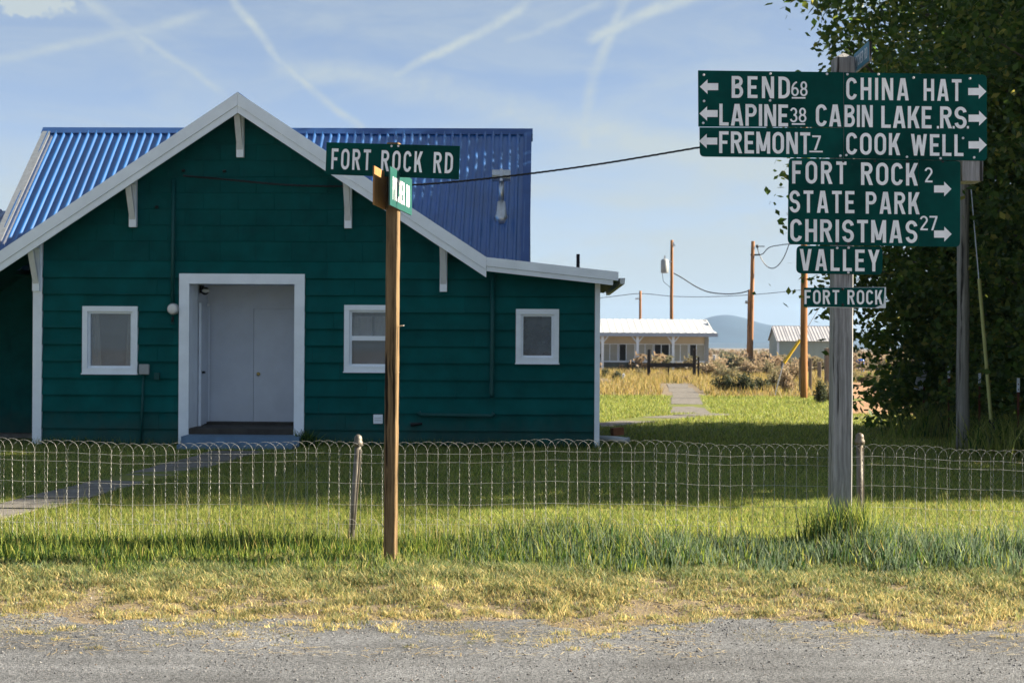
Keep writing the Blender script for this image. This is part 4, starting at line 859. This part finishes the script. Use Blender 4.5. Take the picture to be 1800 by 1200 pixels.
# ------------------------------------------------------------------ wooden posts and rails in the field
def wpost(px, pyt, pyb, wpx, label, name='fence_post', m=M_oldpost, group='old wooden fence posts', tilt=0, cat='fence post'):
    g = gnd(px, pyb); top = at(px, pyt, g.y); s_ = wpx/F*g.y/2
    t = thing(name, label, cat, (g.x, g.y, 0), 0, group); mb = MB(); post_mesh(mb, s_, s_, -.25, top.z, tilt, s_*.25, 8, int(px)); mb.build('shaft', m, t); return t, g, top
wpost(1407, 628, 696, 5, 'thin grey post touching the left side of the orange pole'); wpost(1424, 630, 692, 5, 'thin grey post touching the right side of the orange pole')
wpost(1440, 636, 672, 6, 'short dark post between the orange pole and the signpost'); wpost(1454, 612, 684, 9, 'stout grey post just left of the signpost')
wpost(1354, 613, 646, 4, 'left of two short pale posts below the shed gable'); wpost(1361, 612, 648, 5, 'right of two short pale posts below the shed gable'); wpost(1395, 617, 650, 5, 'short white-topped post before the shed wall', m=M_trim2)
wpost(1375, 634, 656, 5, 'low stub post below the yellow guard')
wpost(1227.5, 627, 668, 3, 'thin dark post right of the dark gate frame', m=mat('burnt_wood', (.03, .025, .022), .9, .3, 10))
wpost(1255, 624, 648, 4, 'small white post right of the long building', m=M_trim2)
wpost(1490, 640, 722, 4, 'thin orange stake behind the right edge of the signpost', m=M_pole)
g1, g2 = gnd(1140, 665), gnd(1220, 666.5); gt = thing('gate_frame', 'dark timber gate frame of two posts and a crossbar in the yellow grass', 'gate', (g1.x, g1.y, 0))
for g_, pt in ((g1, 1140), (g2, 1220)):
    hh = at(pt, 614, g_.y).z; mb = MB(); post_mesh(mb, .085, .085, -.3, hh, .02, .03, 6, pt); o = mb.build('post', _m['burnt_wood'], gt); o.location = (g_.x-g1.x, g_.y-g1.y, 0)
zz = at(1180, 641, g1.y).z; MB().hexa([(0.086, -.06, zz-.14), (g2.x-g1.x-.086, g2.y-g1.y-.06, zz-.1), (g2.x-g1.x-.086, g2.y-g1.y+.06, zz-.1), (.086, .06, zz-.14), (.086, -.06, zz+.1), (g2.x-g1.x-.086, g2.y-g1.y-.06, zz+.12), (g2.x-g1.x-.086, g2.y-g1.y+.06, zz+.12), (.086, .06, zz+.1)]).build('crossbar', _m['burnt_wood'], gt)
MB().box((1.05, -.03, -.2), (1.13, .03, zz-.13)).build('centre_stake', _m['burnt_wood'], gt)
g3 = gnd(1320, 652); rl = thing('broken_rail', 'dark broken rail and stub posts at the foot of the tall pole', 'fence', (g3.x, g3.y, 0))
z3 = at(1320, 630, g3.y).z; x4 = at(1342, 630, g3.y).x-g3.x
mb = MB(); post_mesh(mb, .07, .07, -.2, z3+.05, -.1, .1, 5, 1); mb.build('post', _m['burnt_wood'], rl); mb = MB(); post_mesh(mb, .07, .07, -.2, z3, .02, .03, 5, 2); o = mb.build('post', _m['burnt_wood'], rl); o.location.x = x4
MB().tube([(-.1, -.02, z3-.12), (x4*.5, -.03, z3-.08), (x4+.05, -.02, z3-.02)], [.1, .07, .09], 7).build('rail', _m['burnt_wood'], rl)
g4 = gnd(1096, 672); mk = thing('white_marker', 'small white marker stake in the yellow grass beside the house corner', 'marker', (g4.x, g4.y, 0)); mb = MB(); post_mesh(mb, .05, .03, -.1, .42, 0, .03, 4, 9); mb.build('stake', M_white, mk)
g5 = gnd(1512, 655); bd = thing('blue_drum', 'small blue object under the left edge of the trees', 'drum', (g5.x, g5.y, 0))
MB().lathe([(.2, .0), (.27, .03), (.27, .3), (.285, .32), (.27, .34), (.27, .62), (.285, .64), (.27, .66), (.27, .93), (.2, .97)], (0, 0, .0), 14).build('barrel', mat('blue_plastic', (.01, .1, .5), .4), bd, smooth=True); MB().lathe([(.06, .97), (.06, 1.0)], (.1, 0, 0), 8).build('bung', M_black, bd)
# downspout extension and brick at the house corner
ga, gb = gnd(1052, 778), gnd(1104, 780); ds = thing('downspout_extension', 'pale metal downspout lying on the grass at the house corner', 'downspout', (ga.x, ga.y, 0))
vv = Vector((gb.x-ga.x, gb.y-ga.y, 0)); MB().tube([Vector((-.1, 0, .09)), vv*.5+Vector((0, 0, .085)), vv+Vector((0, 0, .06))], [.055, .055, .058], 8).build('spout', M_trim2, ds, smooth=True); MB().tube([vv*.98+Vector((0, 0, .061)), vv*1.02+Vector((0, 0, .058))], .066, 8).build('spout_rim', M_trim2, ds)
gk = gnd(1086, 777); bk = MB(); bk.box((-.12, -.06, 0), (.1, .06, .14)); bo = bk.build('brick_block', mat('brick_clay', (.3, .12, .06), .9, .2, 14, .3)); bo.location = (gk.x, gk.y, .13); bo.rotation_euler = (0, R(-4), R(25)); tag(bo, 'brown brick block resting on the pale downspout', 'brick')
# ------------------------------------------------------------------ paths of concrete slabs
def slabs(name, label, centre, widths, n, gap=.03, jit=.04, z=.022):
    root = thing(name, label, 'path', (centre[0][0], centre[0][1], 0)); del root['category']; root['kind'] = 'structure'; root['category'] = 'path'
    P_ = [Vector((a, b)) for a, b in centre]; seg = [(P_[i+1]-P_[i]).length for i in range(len(P_)-1)]; tot = sum(seg)
    def pos(s_):
        for i, l in enumerate(seg):
            if s_ <= l or i == len(seg)-1: return P_[i]+(P_[i+1]-P_[i])*(s_/l), (P_[i+1]-P_[i]).normalized(), (i+s_/l)/len(seg)
            s_ -= l
    for k in range(n):
        a, da, ta = pos(tot*k/n+gap); b, db, tb = pos(tot*(k+1)/n-gap); w0 = widths[0]+(widths[1]-widths[0])*ta; w1 = widths[0]+(widths[1]-widths[0])*tb
        na_, nb_ = Vector((-da.y, da.x))*w0/2, Vector((-db.y, db.x))*w1/2; j_ = lambda: Vector((random.uniform(-jit, jit), random.uniform(-jit, jit)))
        q = [a-na_+j_(), b-nb_+j_(), b+nb_+j_(), a+na_+j_()]; o_ = P_[0]; zz = z+random.uniform(-.006, .008)
        MB().prism([(p.x-o_.x, p.y-o_.y, zz+random.uniform(-.004, .004)) for p in q], (0, 0, -.09)).build('path_slab', M_concrete, root)
    return root
hw0 = gnd(395, 799); slabs('front_path', 'grey concrete slab path from the porch steps to the fence', [(hw0.x+.1, 23.2), (-4.8, 19), (-5.15, 16), (-5.5, 12.9)], (.85, .62), 10, .04, .06, .012)
slabs('back_path', 'concrete slab path leading away through the lit lawn to the dark gate', [(4.75, 37.6), (5.4, 44), (6.5, 54), (7.7, 67)], (.95, 1.0), 5, .03, .12, .01)
slabs('side_path', 'shaded concrete slab path curving from behind the house corner', [(5.5, 37.1), (4.0, 35.6), (2.9, 33.4), (1.9, 31.2), (0.5, 30)], (.8, .85), 6, .05, .1, .01)
# ------------------------------------------------------------------ grass
M_blade = mat('grass_blade', (.1, .12, .03), .55, attr='Col', trans=.48, spec=.3)
def blades(name, x, y, h, wd_, lean, col, m=None, seg=True, ground_=zg, zo=0, label=None, curl=.5, parent=None):
    n = len(x); z = ground_(x, y)+zo; a = rng.random(n)*2*np.pi; fx, fy = np.cos(a), np.sin(a); la = rng.random(n)*2*np.pi
    lx_, ly_ = np.cos(la)*lean*h, np.sin(la)*lean*h; B = np.stack([x, y, z-.01], -1); W_ = np.stack([fx, fy, 0*fx], -1)*(wd_/2)[:, None] if np.ndim(wd_) else np.stack([fx, fy, 0*fx], -1)*(wd_/2)
    up = np.stack([0*h, 0*h, h], -1); ln = np.stack([lx_, ly_, 0*h], -1)
    if seg:
        V = np.stack([B-W_, B+W_, B+up*.55+ln*.3-W_*.8, B+up*.55+ln*.3+W_*.8, B+up*(1-curl*.15*(lean[:, None] if np.ndim(lean) else lean))+ln], 1)
        i = np.arange(n)*5; Q = np.stack([i, i+1, i+3, i+2], -1); Tt = np.stack([i+2, i+3, i+4], -1); C = np.repeat(col, 5, 0)
        o = npmesh(name, V.reshape(-1, 3), tris=Tt, quads=Q, m=m or M_blade, col=C, parent=parent)
    else:
        V = np.stack([B-W_, B+W_, B+up+ln], 1); i = np.arange(n)*3; o = npmesh(name, V.reshape(-1, 3), tris=np.stack([i, i+1, i+2], -1), m=m or M_blade, col=np.repeat(col, 3, 0), parent=parent)
    if label: tag(o, label, 'grass', kind='stuff')
    return o
def colmix(n, pal, wts, jit=.25):
    pal = np.array(pal); k = rng.choice(len(pal), n, p=np.array(wts)/sum(wts)); return pal[k]*(1+jit*(rng.random((n, 1))*2-1))
def sample(n, y0, y1, k=.385, pw=1.0, x0=None, x1=None):
    y = y0+(y1-y0)*rng.random(n)**pw
    x = (rng.random(n)*2-1)*(k*y+.4) if x0 is None else x0+(x1-x0)*rng.random(n)
    return x, y
GA, GB, GC, STRAW, GREY = (.17, .235, .035), (.34, .37, .085), (.03, .085, .02), (.42, .32, .12), (.13, .19, .105)
def onpath(x, y):
    xc = np.interp(y, [12.9, 16, 19, 23.2], [-5.5, -5.15, -4.8, hw0.x+.1]); a = (np.abs(x-xc) < .30+.012*(y-13)+.1*(vnoise(x, y, .3, 8)-.5)) & (y < 23.3)
    b = (np.abs(x-np.interp(y, [37.6, 44, 54, 67], [4.75, 5.4, 6.5, 7.7])) < .42+.3*vnoise(x, y, .5, 33)) & (y > 37.4)
    c = (np.abs(x-np.interp(y, [30, 31.2, 33.4, 35.6, 37.1], [.5, 1.9, 2.9, 4.0, 5.5])) < .45+.3*vnoise(x, y, .5, 34)) & (y > 29.9) & (y < 37.4)
    return a | b | c
def inhouse(x, y): return (y > 24.45) & (x < 1.62) & (y < 34)
# mown lawn
x, y = sample(230000, 12.4, 24.6, pw=1.35); k = ~onpath(x, y) & ~inhouse(x, y); x, y = x[k], y[k]; n = len(x)
h = (.035+.04*rng.random(n))*(.8+.5*vnoise(x, y, .6, 13))
blades('lawn_grass', x, y, h, .007+.004*rng.random(n), .25+.7*rng.random(n), colmix(n, [GA, GB, GC, STRAW], [5, 6, 2.5, 1.2])*(.8+.4*vnoise(x, y, 1.5, 14))[:, None], seg=False, label='short mown grass of the front lawn')
x, y = sample(90000, 24.6, 51, x0=1.0, x1=16, pw=1.2); k = ~onpath(x, y) & ~inhouse(x, y) & ~((x > .232*y) & (y > 37.5)); x, y = x[k], y[k]; n = len(x)
blades('back_lawn_grass', x, y, .05+.06*rng.random(n), .015+.01*rng.random(n), .3+.6*rng.random(n), colmix(n, [GA, GB, GC, (.24, .22, .05)], [4, 7, 1, 2]), seg=False, label='short grass of the sunlit lawn behind the house')
# grass tufts against path edges and foundation
x = rng.uniform(-9.5, 1.6, 9000); y = HY-.08-(x-HX)*math.tan(R(1.2))-rng.random(9000)**2*.25; k = ~((x > HX+sx0-.05) & (x < HX+sx1+.05)) & (rng.random(9000) < vnoise(x, y, .7, 31)*1.1); x, y = x[k], y[k]; n = len(x)
blades('foundation_grass', x, y, .05+.16*rng.random(n)**2, .008, .3+.4*rng.random(n), colmix(n, [GA, GC, (.2, .19, .05)], [4, 4, 1]), seg=True, label='taller grass left along the house foundation')
# tall verge grass around the fence
n0 = 84000; x, y = sample(n0, 10.55, 13.1, k=.4); dens = np.clip((y-10.95+.95*(vnoise(x, y, .5, 43)-.5)+.4*(vnoise(x, y, .17, 44)-.5))/.45, 0, 1)*np.clip((12.45-y)/.35, 0, 1)**1.1*np.clip(.45+1.1*vnoise(x, y, .45, 41), .15, 1); k = rng.random(n0) < dens; x, y = x[k], y[k]; n = len(x)
big = vnoise(x, y, .6, 42); right = np.clip((x+.2)/2.2, 0, 1); h = (.06+.19*rng.random(n)**1.3)*(.5+.85*big)*(1+.45*right)*np.clip(.62+(y-11.2)*.6, .3, 1.05)
grey = (rng.random(n) < (.25+.45*right)*(x > -.5))
c = colmix(n, [GA, GB, GC, STRAW], [5, 3, 6, .5]); c[grey] = colmix(int(grey.sum()), [GREY, (.17, .22, .15), (.09, .14, .08)], [3, 2, 2])
blades('verge_grass', x, y, h, .006+.006*rng.random(n)+.004*right, .12+.4*rng.random(n)**1.4, c, label='tall rough green grass growing along the fence')
# seed stalks
x, y = sample(420, 11.4, 12.9, k=.38); n = len(x); blades('grass_stalks', x, y, .38+.22*rng.random(n), np.full(n, .0035), .1+.2*rng.random(n), colmix(n, [(.34, .3, .13), (.2, .24, .06)], [2, 2]), label='thin pale seed stalks standing in the fence grass')
x = PO.x+rng.normal(0, .16, 700); y = 12.1+rng.normal(0, .1, 700); n = 700; blades('post_foot_grass', x, y, .2+.35*rng.random(n), .008+.005*rng.random(n), .1+.3*rng.random(n), colmix(n, [GA, GB, GC], [3, 3, 3]), label='clump of tall grass at the foot of the big signpost')
# dry clumped turf on the bank, thinning into the gravel
def bank():
    nc = 6200; cx, cy = sample(nc, 8.6, 11.6, k=.44, pw=.65); cov = np.clip((cy-8.75)/2.1, 0, 1); big_ = vnoise(cx, cy, .5, 51)
    k = (big_ > .58-.75*cov) & (rng.random(nc) < .16+.84*cov); cx, cy, cov, big_ = cx[k], cy[k], cov[k], big_[k]; nc = len(cx)
    rad = (.022+.09*rng.random(nc)**1.5)*(.55+.6*cov); per = (18+260*rad*rng.uniform(.8, 1.5, nc)*2).astype(int); tone = rng.random(nc)
    i_ = np.repeat(np.arange(nc), per); n = len(i_); a = rng.random(n)*6.283; q = np.sqrt(rng.random(n)); x = cx[i_]+np.cos(a)*q*rad[i_]*1.25; y = cy[i_]+np.sin(a)*q*rad[i_]
    h = (.018+.42*rad[i_])*(1.15-.6*q*q)*(.6+.7*rng.random(n))*(.75+.6*big_[i_])
    c = colmix(n, [(.24, .27, .1), (.37, .35, .14), (.2, .25, .14), (.5, .43, .2)], [4, 3, 3, 1.5]); dry = np.clip((10.6-y)/1.1, 0, 1)
    st = rng.random(n) < .12+.4*dry*(tone[i_] > .3)+.15*q; c[st] = colmix(int(st.sum()), [(.62, .5, .24), (.66, .5, .22), (.5, .43, .18)], [3, 2, 3])
    gr = (rng.random(n) < np.clip((y-10.2)/1.1, 0, .8)*(tone[i_] < .75)); c[gr] = colmix(int(gr.sum()), [(.17, .24, .07), (.24, .28, .1), (.15, .22, .12)], [2, 2, 2])
    c *= (.6+.65*tone[i_])[:, None]
    blades('bank_grass', x, y, h, .0045+.004*rng.random(n), .25+.75*rng.random(n), c, label='dry clumpy turf on the road bank')
    n0 = 60000; x, y = sample(n0, 9.0, 11.4, k=.44); k = (vnoise(x, y, .4, 53) > .66-.36*np.clip((y-9.0)/1.5, 0, 1)); x, y = x[k], y[k]; n = len(x)
    blades('bank_stubble', x, y, .012+.03*rng.random(n), .004+.003*rng.random(n), .5+1.2*rng.random(n), colmix(n, [(.58, .47, .22), (.45, .38, .15), (.32, .3, .1)], [3, 2, 3]), seg=False, label='short straw stubble between the turf clumps')
bank()
# loose straw lying flat
x, y = sample(3600, 8.5, 10.7, k=.42); k = vnoise(x, y, .5, 61) > .42; x, y = x[k], y[k]; n = len(x); a = rng.random(n)*np.pi; l = .03+.09*rng.random(n)**2; z = np.where(y < 9.7, np.maximum(zg(x, y), -.118), zg(x, y))+.008+.012*rng.random(n)
dxy = np.stack([np.cos(a)*l, np.sin(a)*l*.8, .012*(rng.random(n)-.5)], -1); pr_ = np.stack([-np.sin(a), np.cos(a), 0*a], -1)*.0028; Bv = np.stack([x, y, z], -1)
V = np.stack([Bv-dxy/2-pr_, Bv+dxy/2-pr_, Bv+dxy/2+pr_, Bv-dxy/2+pr_], 1).reshape(-1, 3); i = np.arange(n)*4; cs = colmix(n, [(.55, .43, .22), (.62, .52, .3), (.4, .3, .14)], [3, 2, 2])
tag(npmesh('loose_straw', V, quads=np.stack([i, i+1, i+2, i+3], -1), m=M_blade, col=np.repeat(cs, 4, 0)), 'loose dry straw scattered on the gravel edge', 'straw', kind='stuff')
# pebbles
n = 24000; x = rng.uniform(-4.6, 4.6, n); y = 7.9+2.5*rng.random(n)**.8; y[15000:] = 9.9+.38*rng.normal(0, 1, n-15000); r_ = .0025+.007*rng.random(n)**3.5; zb2 = np.maximum(zg(x, y), np.where(y < 9.75, -.12, -9))
octv = np.array([(1, 0, 0), (-1, 0, 0), (0, 1, 0), (0, -1, 0), (0, 0, .7), (0, 0, -.7)]); octf = np.array([(0, 2, 4), (2, 1, 4), (1, 3, 4), (3, 0, 4), (2, 0, 5), (1, 2, 5), (3, 1, 5), (0, 3, 5)])
th = rng.random(n)*6.28; Vo = octv[None]*(1+.5*(rng.random((n, 6, 1))-.5))*r_[:, None, None]; ct, st_ = np.cos(th)[:, None], np.sin(th)[:, None]; Vx = Vo[..., 0]*ct-Vo[..., 1]*st_; Vy = Vo[..., 0]*st_+Vo[..., 1]*ct
V = np.stack([Vx+x[:, None], Vy+y[:, None], Vo[..., 2]+(zb2+r_*.35)[:, None]], -1).reshape(-1, 3); Tt = (octf[None]+(np.arange(n)*6)[:, None, None]).reshape(-1, 3)
cs = colmix(n, [(.16, .165, .18), (.08, .082, .09), (.28, .275, .27), (.2, .15, .12)], [4, 3, 2, 1])
tag(npmesh('gravel', V, tris=Tt, m=mat('pebble', (.2, .2, .2), .85, attr='Col'), col=np.repeat(cs, 6, 0)), 'loose grey gravel along the road edge', 'gravel', kind='stuff')
# field: tall yellow grass and scrub
x, y = sample(60000, 47, 96, x0=-2, x1=30, pw=1.1); k = ~((np.abs(x-np.interp(y, [37.6, 44, 54, 67], [4.75, 5.4, 6.5, 7.7])) < .8) & (y < 68)) & (vnoise(x, y, 4, 71) > .25) & ~((x > .232*y-.3) & (y < 72)) & (y > 49+2*vnoise(x, y, 2, 72)); x, y = x[k], y[k]; n = len(x)
blades('field_grass', x, y, (.16+.3*rng.random(n))*np.clip((y-46)/8, .3, 1), .03+.02*rng.random(n), .2+.5*rng.random(n), colmix(n, [(.32, .25, .07), (.38, .27, .1), (.2, .2, .06), (.26, .2, .1)], [4, 3, 2, 2]), seg=False, label='tall yellow field grass beyond the lawn')
# sagebrush plants
def bush_mesh(seed, n=1500, leaf=.055):
    r = np.random.default_rng(seed); nb = 34; a = r.random(nb)*6.28; el = R(20)+R(65)*r.random(nb); L_ = .55+.45*r.random(nb)
    tips = np.stack([np.cos(a)*np.cos(el)*L_*.62, np.sin(a)*np.cos(el)*L_*.62, np.sin(el)*L_], -1)
    k = r.integers(0, nb, n); P_ = tips[k]*(.45+.6*r.random((n, 1)))+r.normal(0, .075, (n, 3)); P_[:, 2] = np.abs(P_[:, 2])
    u = r.normal(0, 1, (n, 3)); u /= np.linalg.norm(u, axis=1)[:, None]; v = np.cross(u, r.normal(0, 1, (n, 3))); v /= np.linalg.norm(v, axis=1)[:, None]
    s_ = leaf*(.6+.8*r.random((n, 1))); V = np.stack([P_-u*s_, P_+v*s_*.45, P_+u*s_, P_-v*s_*.45], 1).reshape(-1, 3)
    return V, (np.arange(n)*4)[:, None]+np.arange(4)[None]
bm = []
for kind, pal in enumerate(([(.05, .065, .035), (.035, .05, .025), (.08, .09, .05)], [(.22, .2, .12), (.28, .23, .13), (.17, .17, .1)], [(.33, .25, .16), (.4, .3, .2), (.26, .22, .13)])):
    for v_ in range(2):
        V, Q = bush_mesh(100+kind*7+v_); me_col = colmix(len(Q), pal, [1, 1, 1], .3)
        o = npmesh('foliage', V, quads=Q, m=M_blade, col=np.repeat(me_col, 4, 0)); stem = MB()
        for j in range(9): a = j*.7+v_; stem.tube([(0, 0, -.05), (.14*math.cos(a), .14*math.sin(a), .25), (.34*math.cos(a), .34*math.sin(a), .6)], [.025, .018, .006], 4)
        st_o = stem.build('stems', M_oldpost); bm.append((o.data, st_o.data)); bpy.data.objects.remove(o); bpy.data.objects.remove(st_o)
def bush(px, pyb, wpx, hpx, kind, label, grp):
    g = gnd(px, pyb); s_ = g.y/F; fm, sm = bm[kind*2+random.randint(0, 1)]; t = thing('sagebrush', label, 'shrub', (g.x, g.y, 0), random.random()*6, grp)
    for nm, me_ in (('foliage', fm), ('stems', sm)):
        o = bpy.data.objects.new(nm, me_); COL.objects.link(o); o.parent = t; o.scale = (wpx*s_/1.15, wpx*s_/1.15, hpx*s_/1.0)
G1, G2 = 'dark sagebrush on the lawn edge', 'pale sagebrush in the field'
bush(1272, 690, 48, 34, 0, 'dark sagebrush nearest the path, left half of the dark clump', G1); bush(1308, 691, 55, 38, 0, 'large dark sagebrush in the middle of the dark clump', G1); bush(1338, 689, 38, 28, 0, 'dark sagebrush on the right of the dark clump', G1)
bush(1362, 688, 34, 44, 1, 'upright olive sagebrush right of the dark clump', G2); bush(1384, 692, 40, 48, 2, 'tan tumbleweed-like shrub left of the orange pole', G2); bush(1396, 672, 40, 40, 2, 'pale tan shrub behind the orange pole', G2)
bush(1442, 709, 28, 44, 0, 'round dark shrub just left of the signpost', G1); bush(1456, 706, 26, 34, 1, 'greenish shrub half hidden by the signpost', G2)
bush(1085, 670, 26, 20, 0, 'small green shrub in the yellow grass near the house', G1); bush(1064, 664, 20, 18, 0, 'small green shrub at the house corner board', G1); bush(1124, 662, 20, 16, 1, 'small shrub left of the dark gate frame', G2); bush(1208, 670, 18, 12, 2, 'orange-tan shrub at the end of the path', G2)
rs = random.Random(5)
ORD = 'first second third fourth fifth sixth seventh eighth ninth tenth eleventh twelfth thirteenth fourteenth fifteenth sixteenth seventeenth eighteenth nineteenth twentieth'.split()
for i in range(18):
    px = 1248+i*8.6+rs.uniform(-3, 3); py = rs.uniform(641, 672); bush(px, py, rs.uniform(22, 44)*(py-608)/45, rs.uniform(14, 26)*(py-608)/45, rs.choice((1, 2, 2)), 'pale field sagebrush behind the dark clump, %s from the left' % ORD[i], 'pale sagebrush behind the dark clump')
for i in range(9): bush(1064+i*20+rs.uniform(-5, 5), rs.uniform(650, 659), rs.uniform(12, 20), rs.uniform(5, 8), rs.choice((1, 2)), 'low scrub before the long building, %s from the house corner' % ORD[i], 'low scrub before the long building')
for i in range(6): bush(1488+i*13, 671+rs.uniform(-3, 2), 24, 20+rs.uniform(-4, 4), rs.choice((0, 1, 1)), 'green scrub behind the dirt lot, %s from the signpost' % ORD[i], 'scrub at the back of the dirt lot')
n = 2600; y = 96+700*rng.random(n)**2; x = (rng.random(n)*2-1)*y*.42; V0, Q0 = bush_mesh(77, 60, .2); m_ = len(V0); s_ = .5+.9*rng.random(n); V = (V0[None]*s_[:, None, None]+np.stack([x, y, 0*x], -1)[:, None]).reshape(-1, 3)
tag(npmesh('far_sagebrush', V, quads=(Q0[None]+(np.arange(n)*m_)[:, None, None]).reshape(-1, 4), m=M_blade, col=np.repeat(colmix(n, [(.2, .17, .1), (.28, .21, .14), (.13, .13, .08)], [2, 2, 1]), m_, 0)), 'low sagebrush covering the distant plain', 'scrub', kind='stuff')
# ------------------------------------------------------------------ trees
M_leaf = mat('tree_leaf', (.05, .08, .02), .45, attr='Col', trans=.58, spec=.25); M_bark = mat('tree_bark', (.09, .075, .06), .9, .3, 6, .6, 20, stretch=(1, 1, .2))
def tree_mesh(seed, H_=12.6, nclus=560, per=95, leaf=.085):
    r = np.random.default_rng(seed); zz = np.array([.2, 2, 4.5, 7, 8.7, 10.2, H_]); rr = np.array([1.6, 2.0, 2.8, 3.3, 3.0, 1.6, .3])
    z = .3+(H_-.3)*r.random(nclus); R_ = np.interp(z, zz, rr)*(.75+.4*r.random(nclus)); a = r.random(nclus)*6.28; q = r.random(nclus)**.4
    lump = .82+.22*np.sin(3*a+z*.9+seed)+.12*np.sin(5*a-z*1.7)
    C = np.stack([np.cos(a)*R_*q*lump, np.sin(a)*R_*q*lump, z], -1); k = np.repeat(np.arange(nclus), per); n = len(k)
    sz = (.2+.2*r.random(nclus))[k]; P_ = C[k]+r.normal(0, 1, (n, 3))*sz[:, None]*np.array([1, 1, .75]); P_[:, 2] = np.maximum(P_[:, 2], .15)
    u = r.normal(0, 1, (n, 3)); u[:, 2] -= .5; u /= np.linalg.norm(u, axis=1)[:, None]; v = np.cross(u, r.normal(0, 1, (n, 3))); v /= np.linalg.norm(v, axis=1)[:, None]; s_ = leaf*(.6+.7*r.random((n, 1)))
    V = np.stack([P_-u*s_*.9, P_+v*s_*.55-u*s_*.1, P_+u*s_, P_-v*s_*.55-u*s_*.1], 1).reshape(-1, 3); Q = (np.arange(n)*4)[:, None]+np.arange(4)[None]
    pal = np.array([(.045, .09, .02), (.08, .14, .026), (.15, .19, .036), (.3, .28, .06)]); cc = pal[r.choice(4, n, p=[.34, .38, .24, .04])]*(.8+.4*r.random((n, 1)))
    cr = npmesh('crown', V, quads=Q, m=M_leaf, col=np.repeat(cc, 4, 0)); tb = MB(); tb.tube([(0, 0, -.3), (.05, .03, 1.5), (-.05, .06, 4), (.08, -.05, 7), (0, 0, 10.5)], [.24, .19, .15, .1, .03], 10)
    for j in r.choice(nclus, 46, replace=False):
        c_ = C[j]; z0_ = max(.6, c_[2]*.72); tb.tube([(0, 0, z0_), (c_[0]*.5, c_[1]*.5, (z0_+c_[2])/2+.1), tuple(c_)], [.055, .035, .01], 5)
    tk = tb.build('trunk', M_bark); d = (cr.data, tk.data); bpy.data.objects.remove(cr); bpy.data.objects.remove(tk); return d
TM = [tree_mesh(s) for s in (3, 8, 15)]
trees = [(9.45, 30.4, 0, 1.22, 1.02, 'leafy tree farthest along the row, its edge overhanging the lawn behind the signs'), (10.0, 27.6, 1, 1, .82, 'leafy tree directly behind the grey pole'), (10.2, 25.0, 2, .98, .8, 'leafy tree behind the guy wire right of the grey pole'), (10.4, 22.4, 0, .95, .86, 'leafy tree at the right edge of the picture'), (10.5, 20.0, 1, .9, .9, 'nearest leafy tree, just beyond the right edge by the lawn'), (10.6, 18.1, 2, .72, .85, 'smaller leafy tree ending the row near the fence, beyond the right edge'), (13.6, 28.6, 2, 1.0, .8, 'leafy tree in the second row behind the grey pole')]
for i, (tx, ty, k, sx_, sz_, lab) in enumerate(trees):
    t = thing('leafy_tree', lab, 'tree', (tx, ty, 0), i*1.9+.4, 'row of leafy trees on the right')
    for nm, me_ in (('trunk', TM[k][1]), ('crown', TM[k][0])):
        o = bpy.data.objects.new(nm, me_); COL.objects.link(o); o.parent = t; o.scale = (sx_, sx_, sz_)
# weeds under the trees
n = 9000; y = rng.uniform(18, 29.5, n); x = 8.75+rng.normal(0, .5, n)+.25*(y < 24)*rng.random(n); k = vnoise(x, y, .8, 91) > .38; x, y = x[k], y[k]; n = len(x)
blades('hedge_weeds', x, y, .25+.55*rng.random(n)**1.5, .014+.012*rng.random(n), .2+.5*rng.random(n), colmix(n, [GA, GB, (.2, .21, .06), GC], [3, 4, 2, 2]), label='rank green weeds under the tree row')
# porch corner weed
gp = Vector((HX+sx1+.05, HY-.35, 0)); n = 260; blades('porch_weed', gp.x+rng.normal(0, .09, n), gp.y+rng.normal(0, .08, n), .1+.25*rng.random(n), .012+.01*rng.random(n), .2+.5*rng.random(n), colmix(n, [GC, GA], [2, 1]), label='dark weed clump at the right end of the porch step')
# ------------------------------------------------------------------ air
hz = MB().box((-6000, -300, -6), (6000, 4600, 130)).build('haze', None); tag(hz, 'pale summer haze over the plain', 'haze', kind='stuff')
hm = bpy.data.materials.new('haze_air'); hm.use_nodes = True; nt = hm.node_tree; nt.nodes.remove(nt.nodes['Principled BSDF']); pv = nt.nodes.new('ShaderNodeVolumePrincipled')
pv.inputs['Color'].default_value = (.4, .62, 1, 1); pv.inputs['Density'].default_value = .000095; pv.inputs['Anisotropy'].default_value = .2; nt.links.new(pv.outputs[0], nt.nodes['Material Output'].inputs['Volume']); hz.data.materials.append(hm)
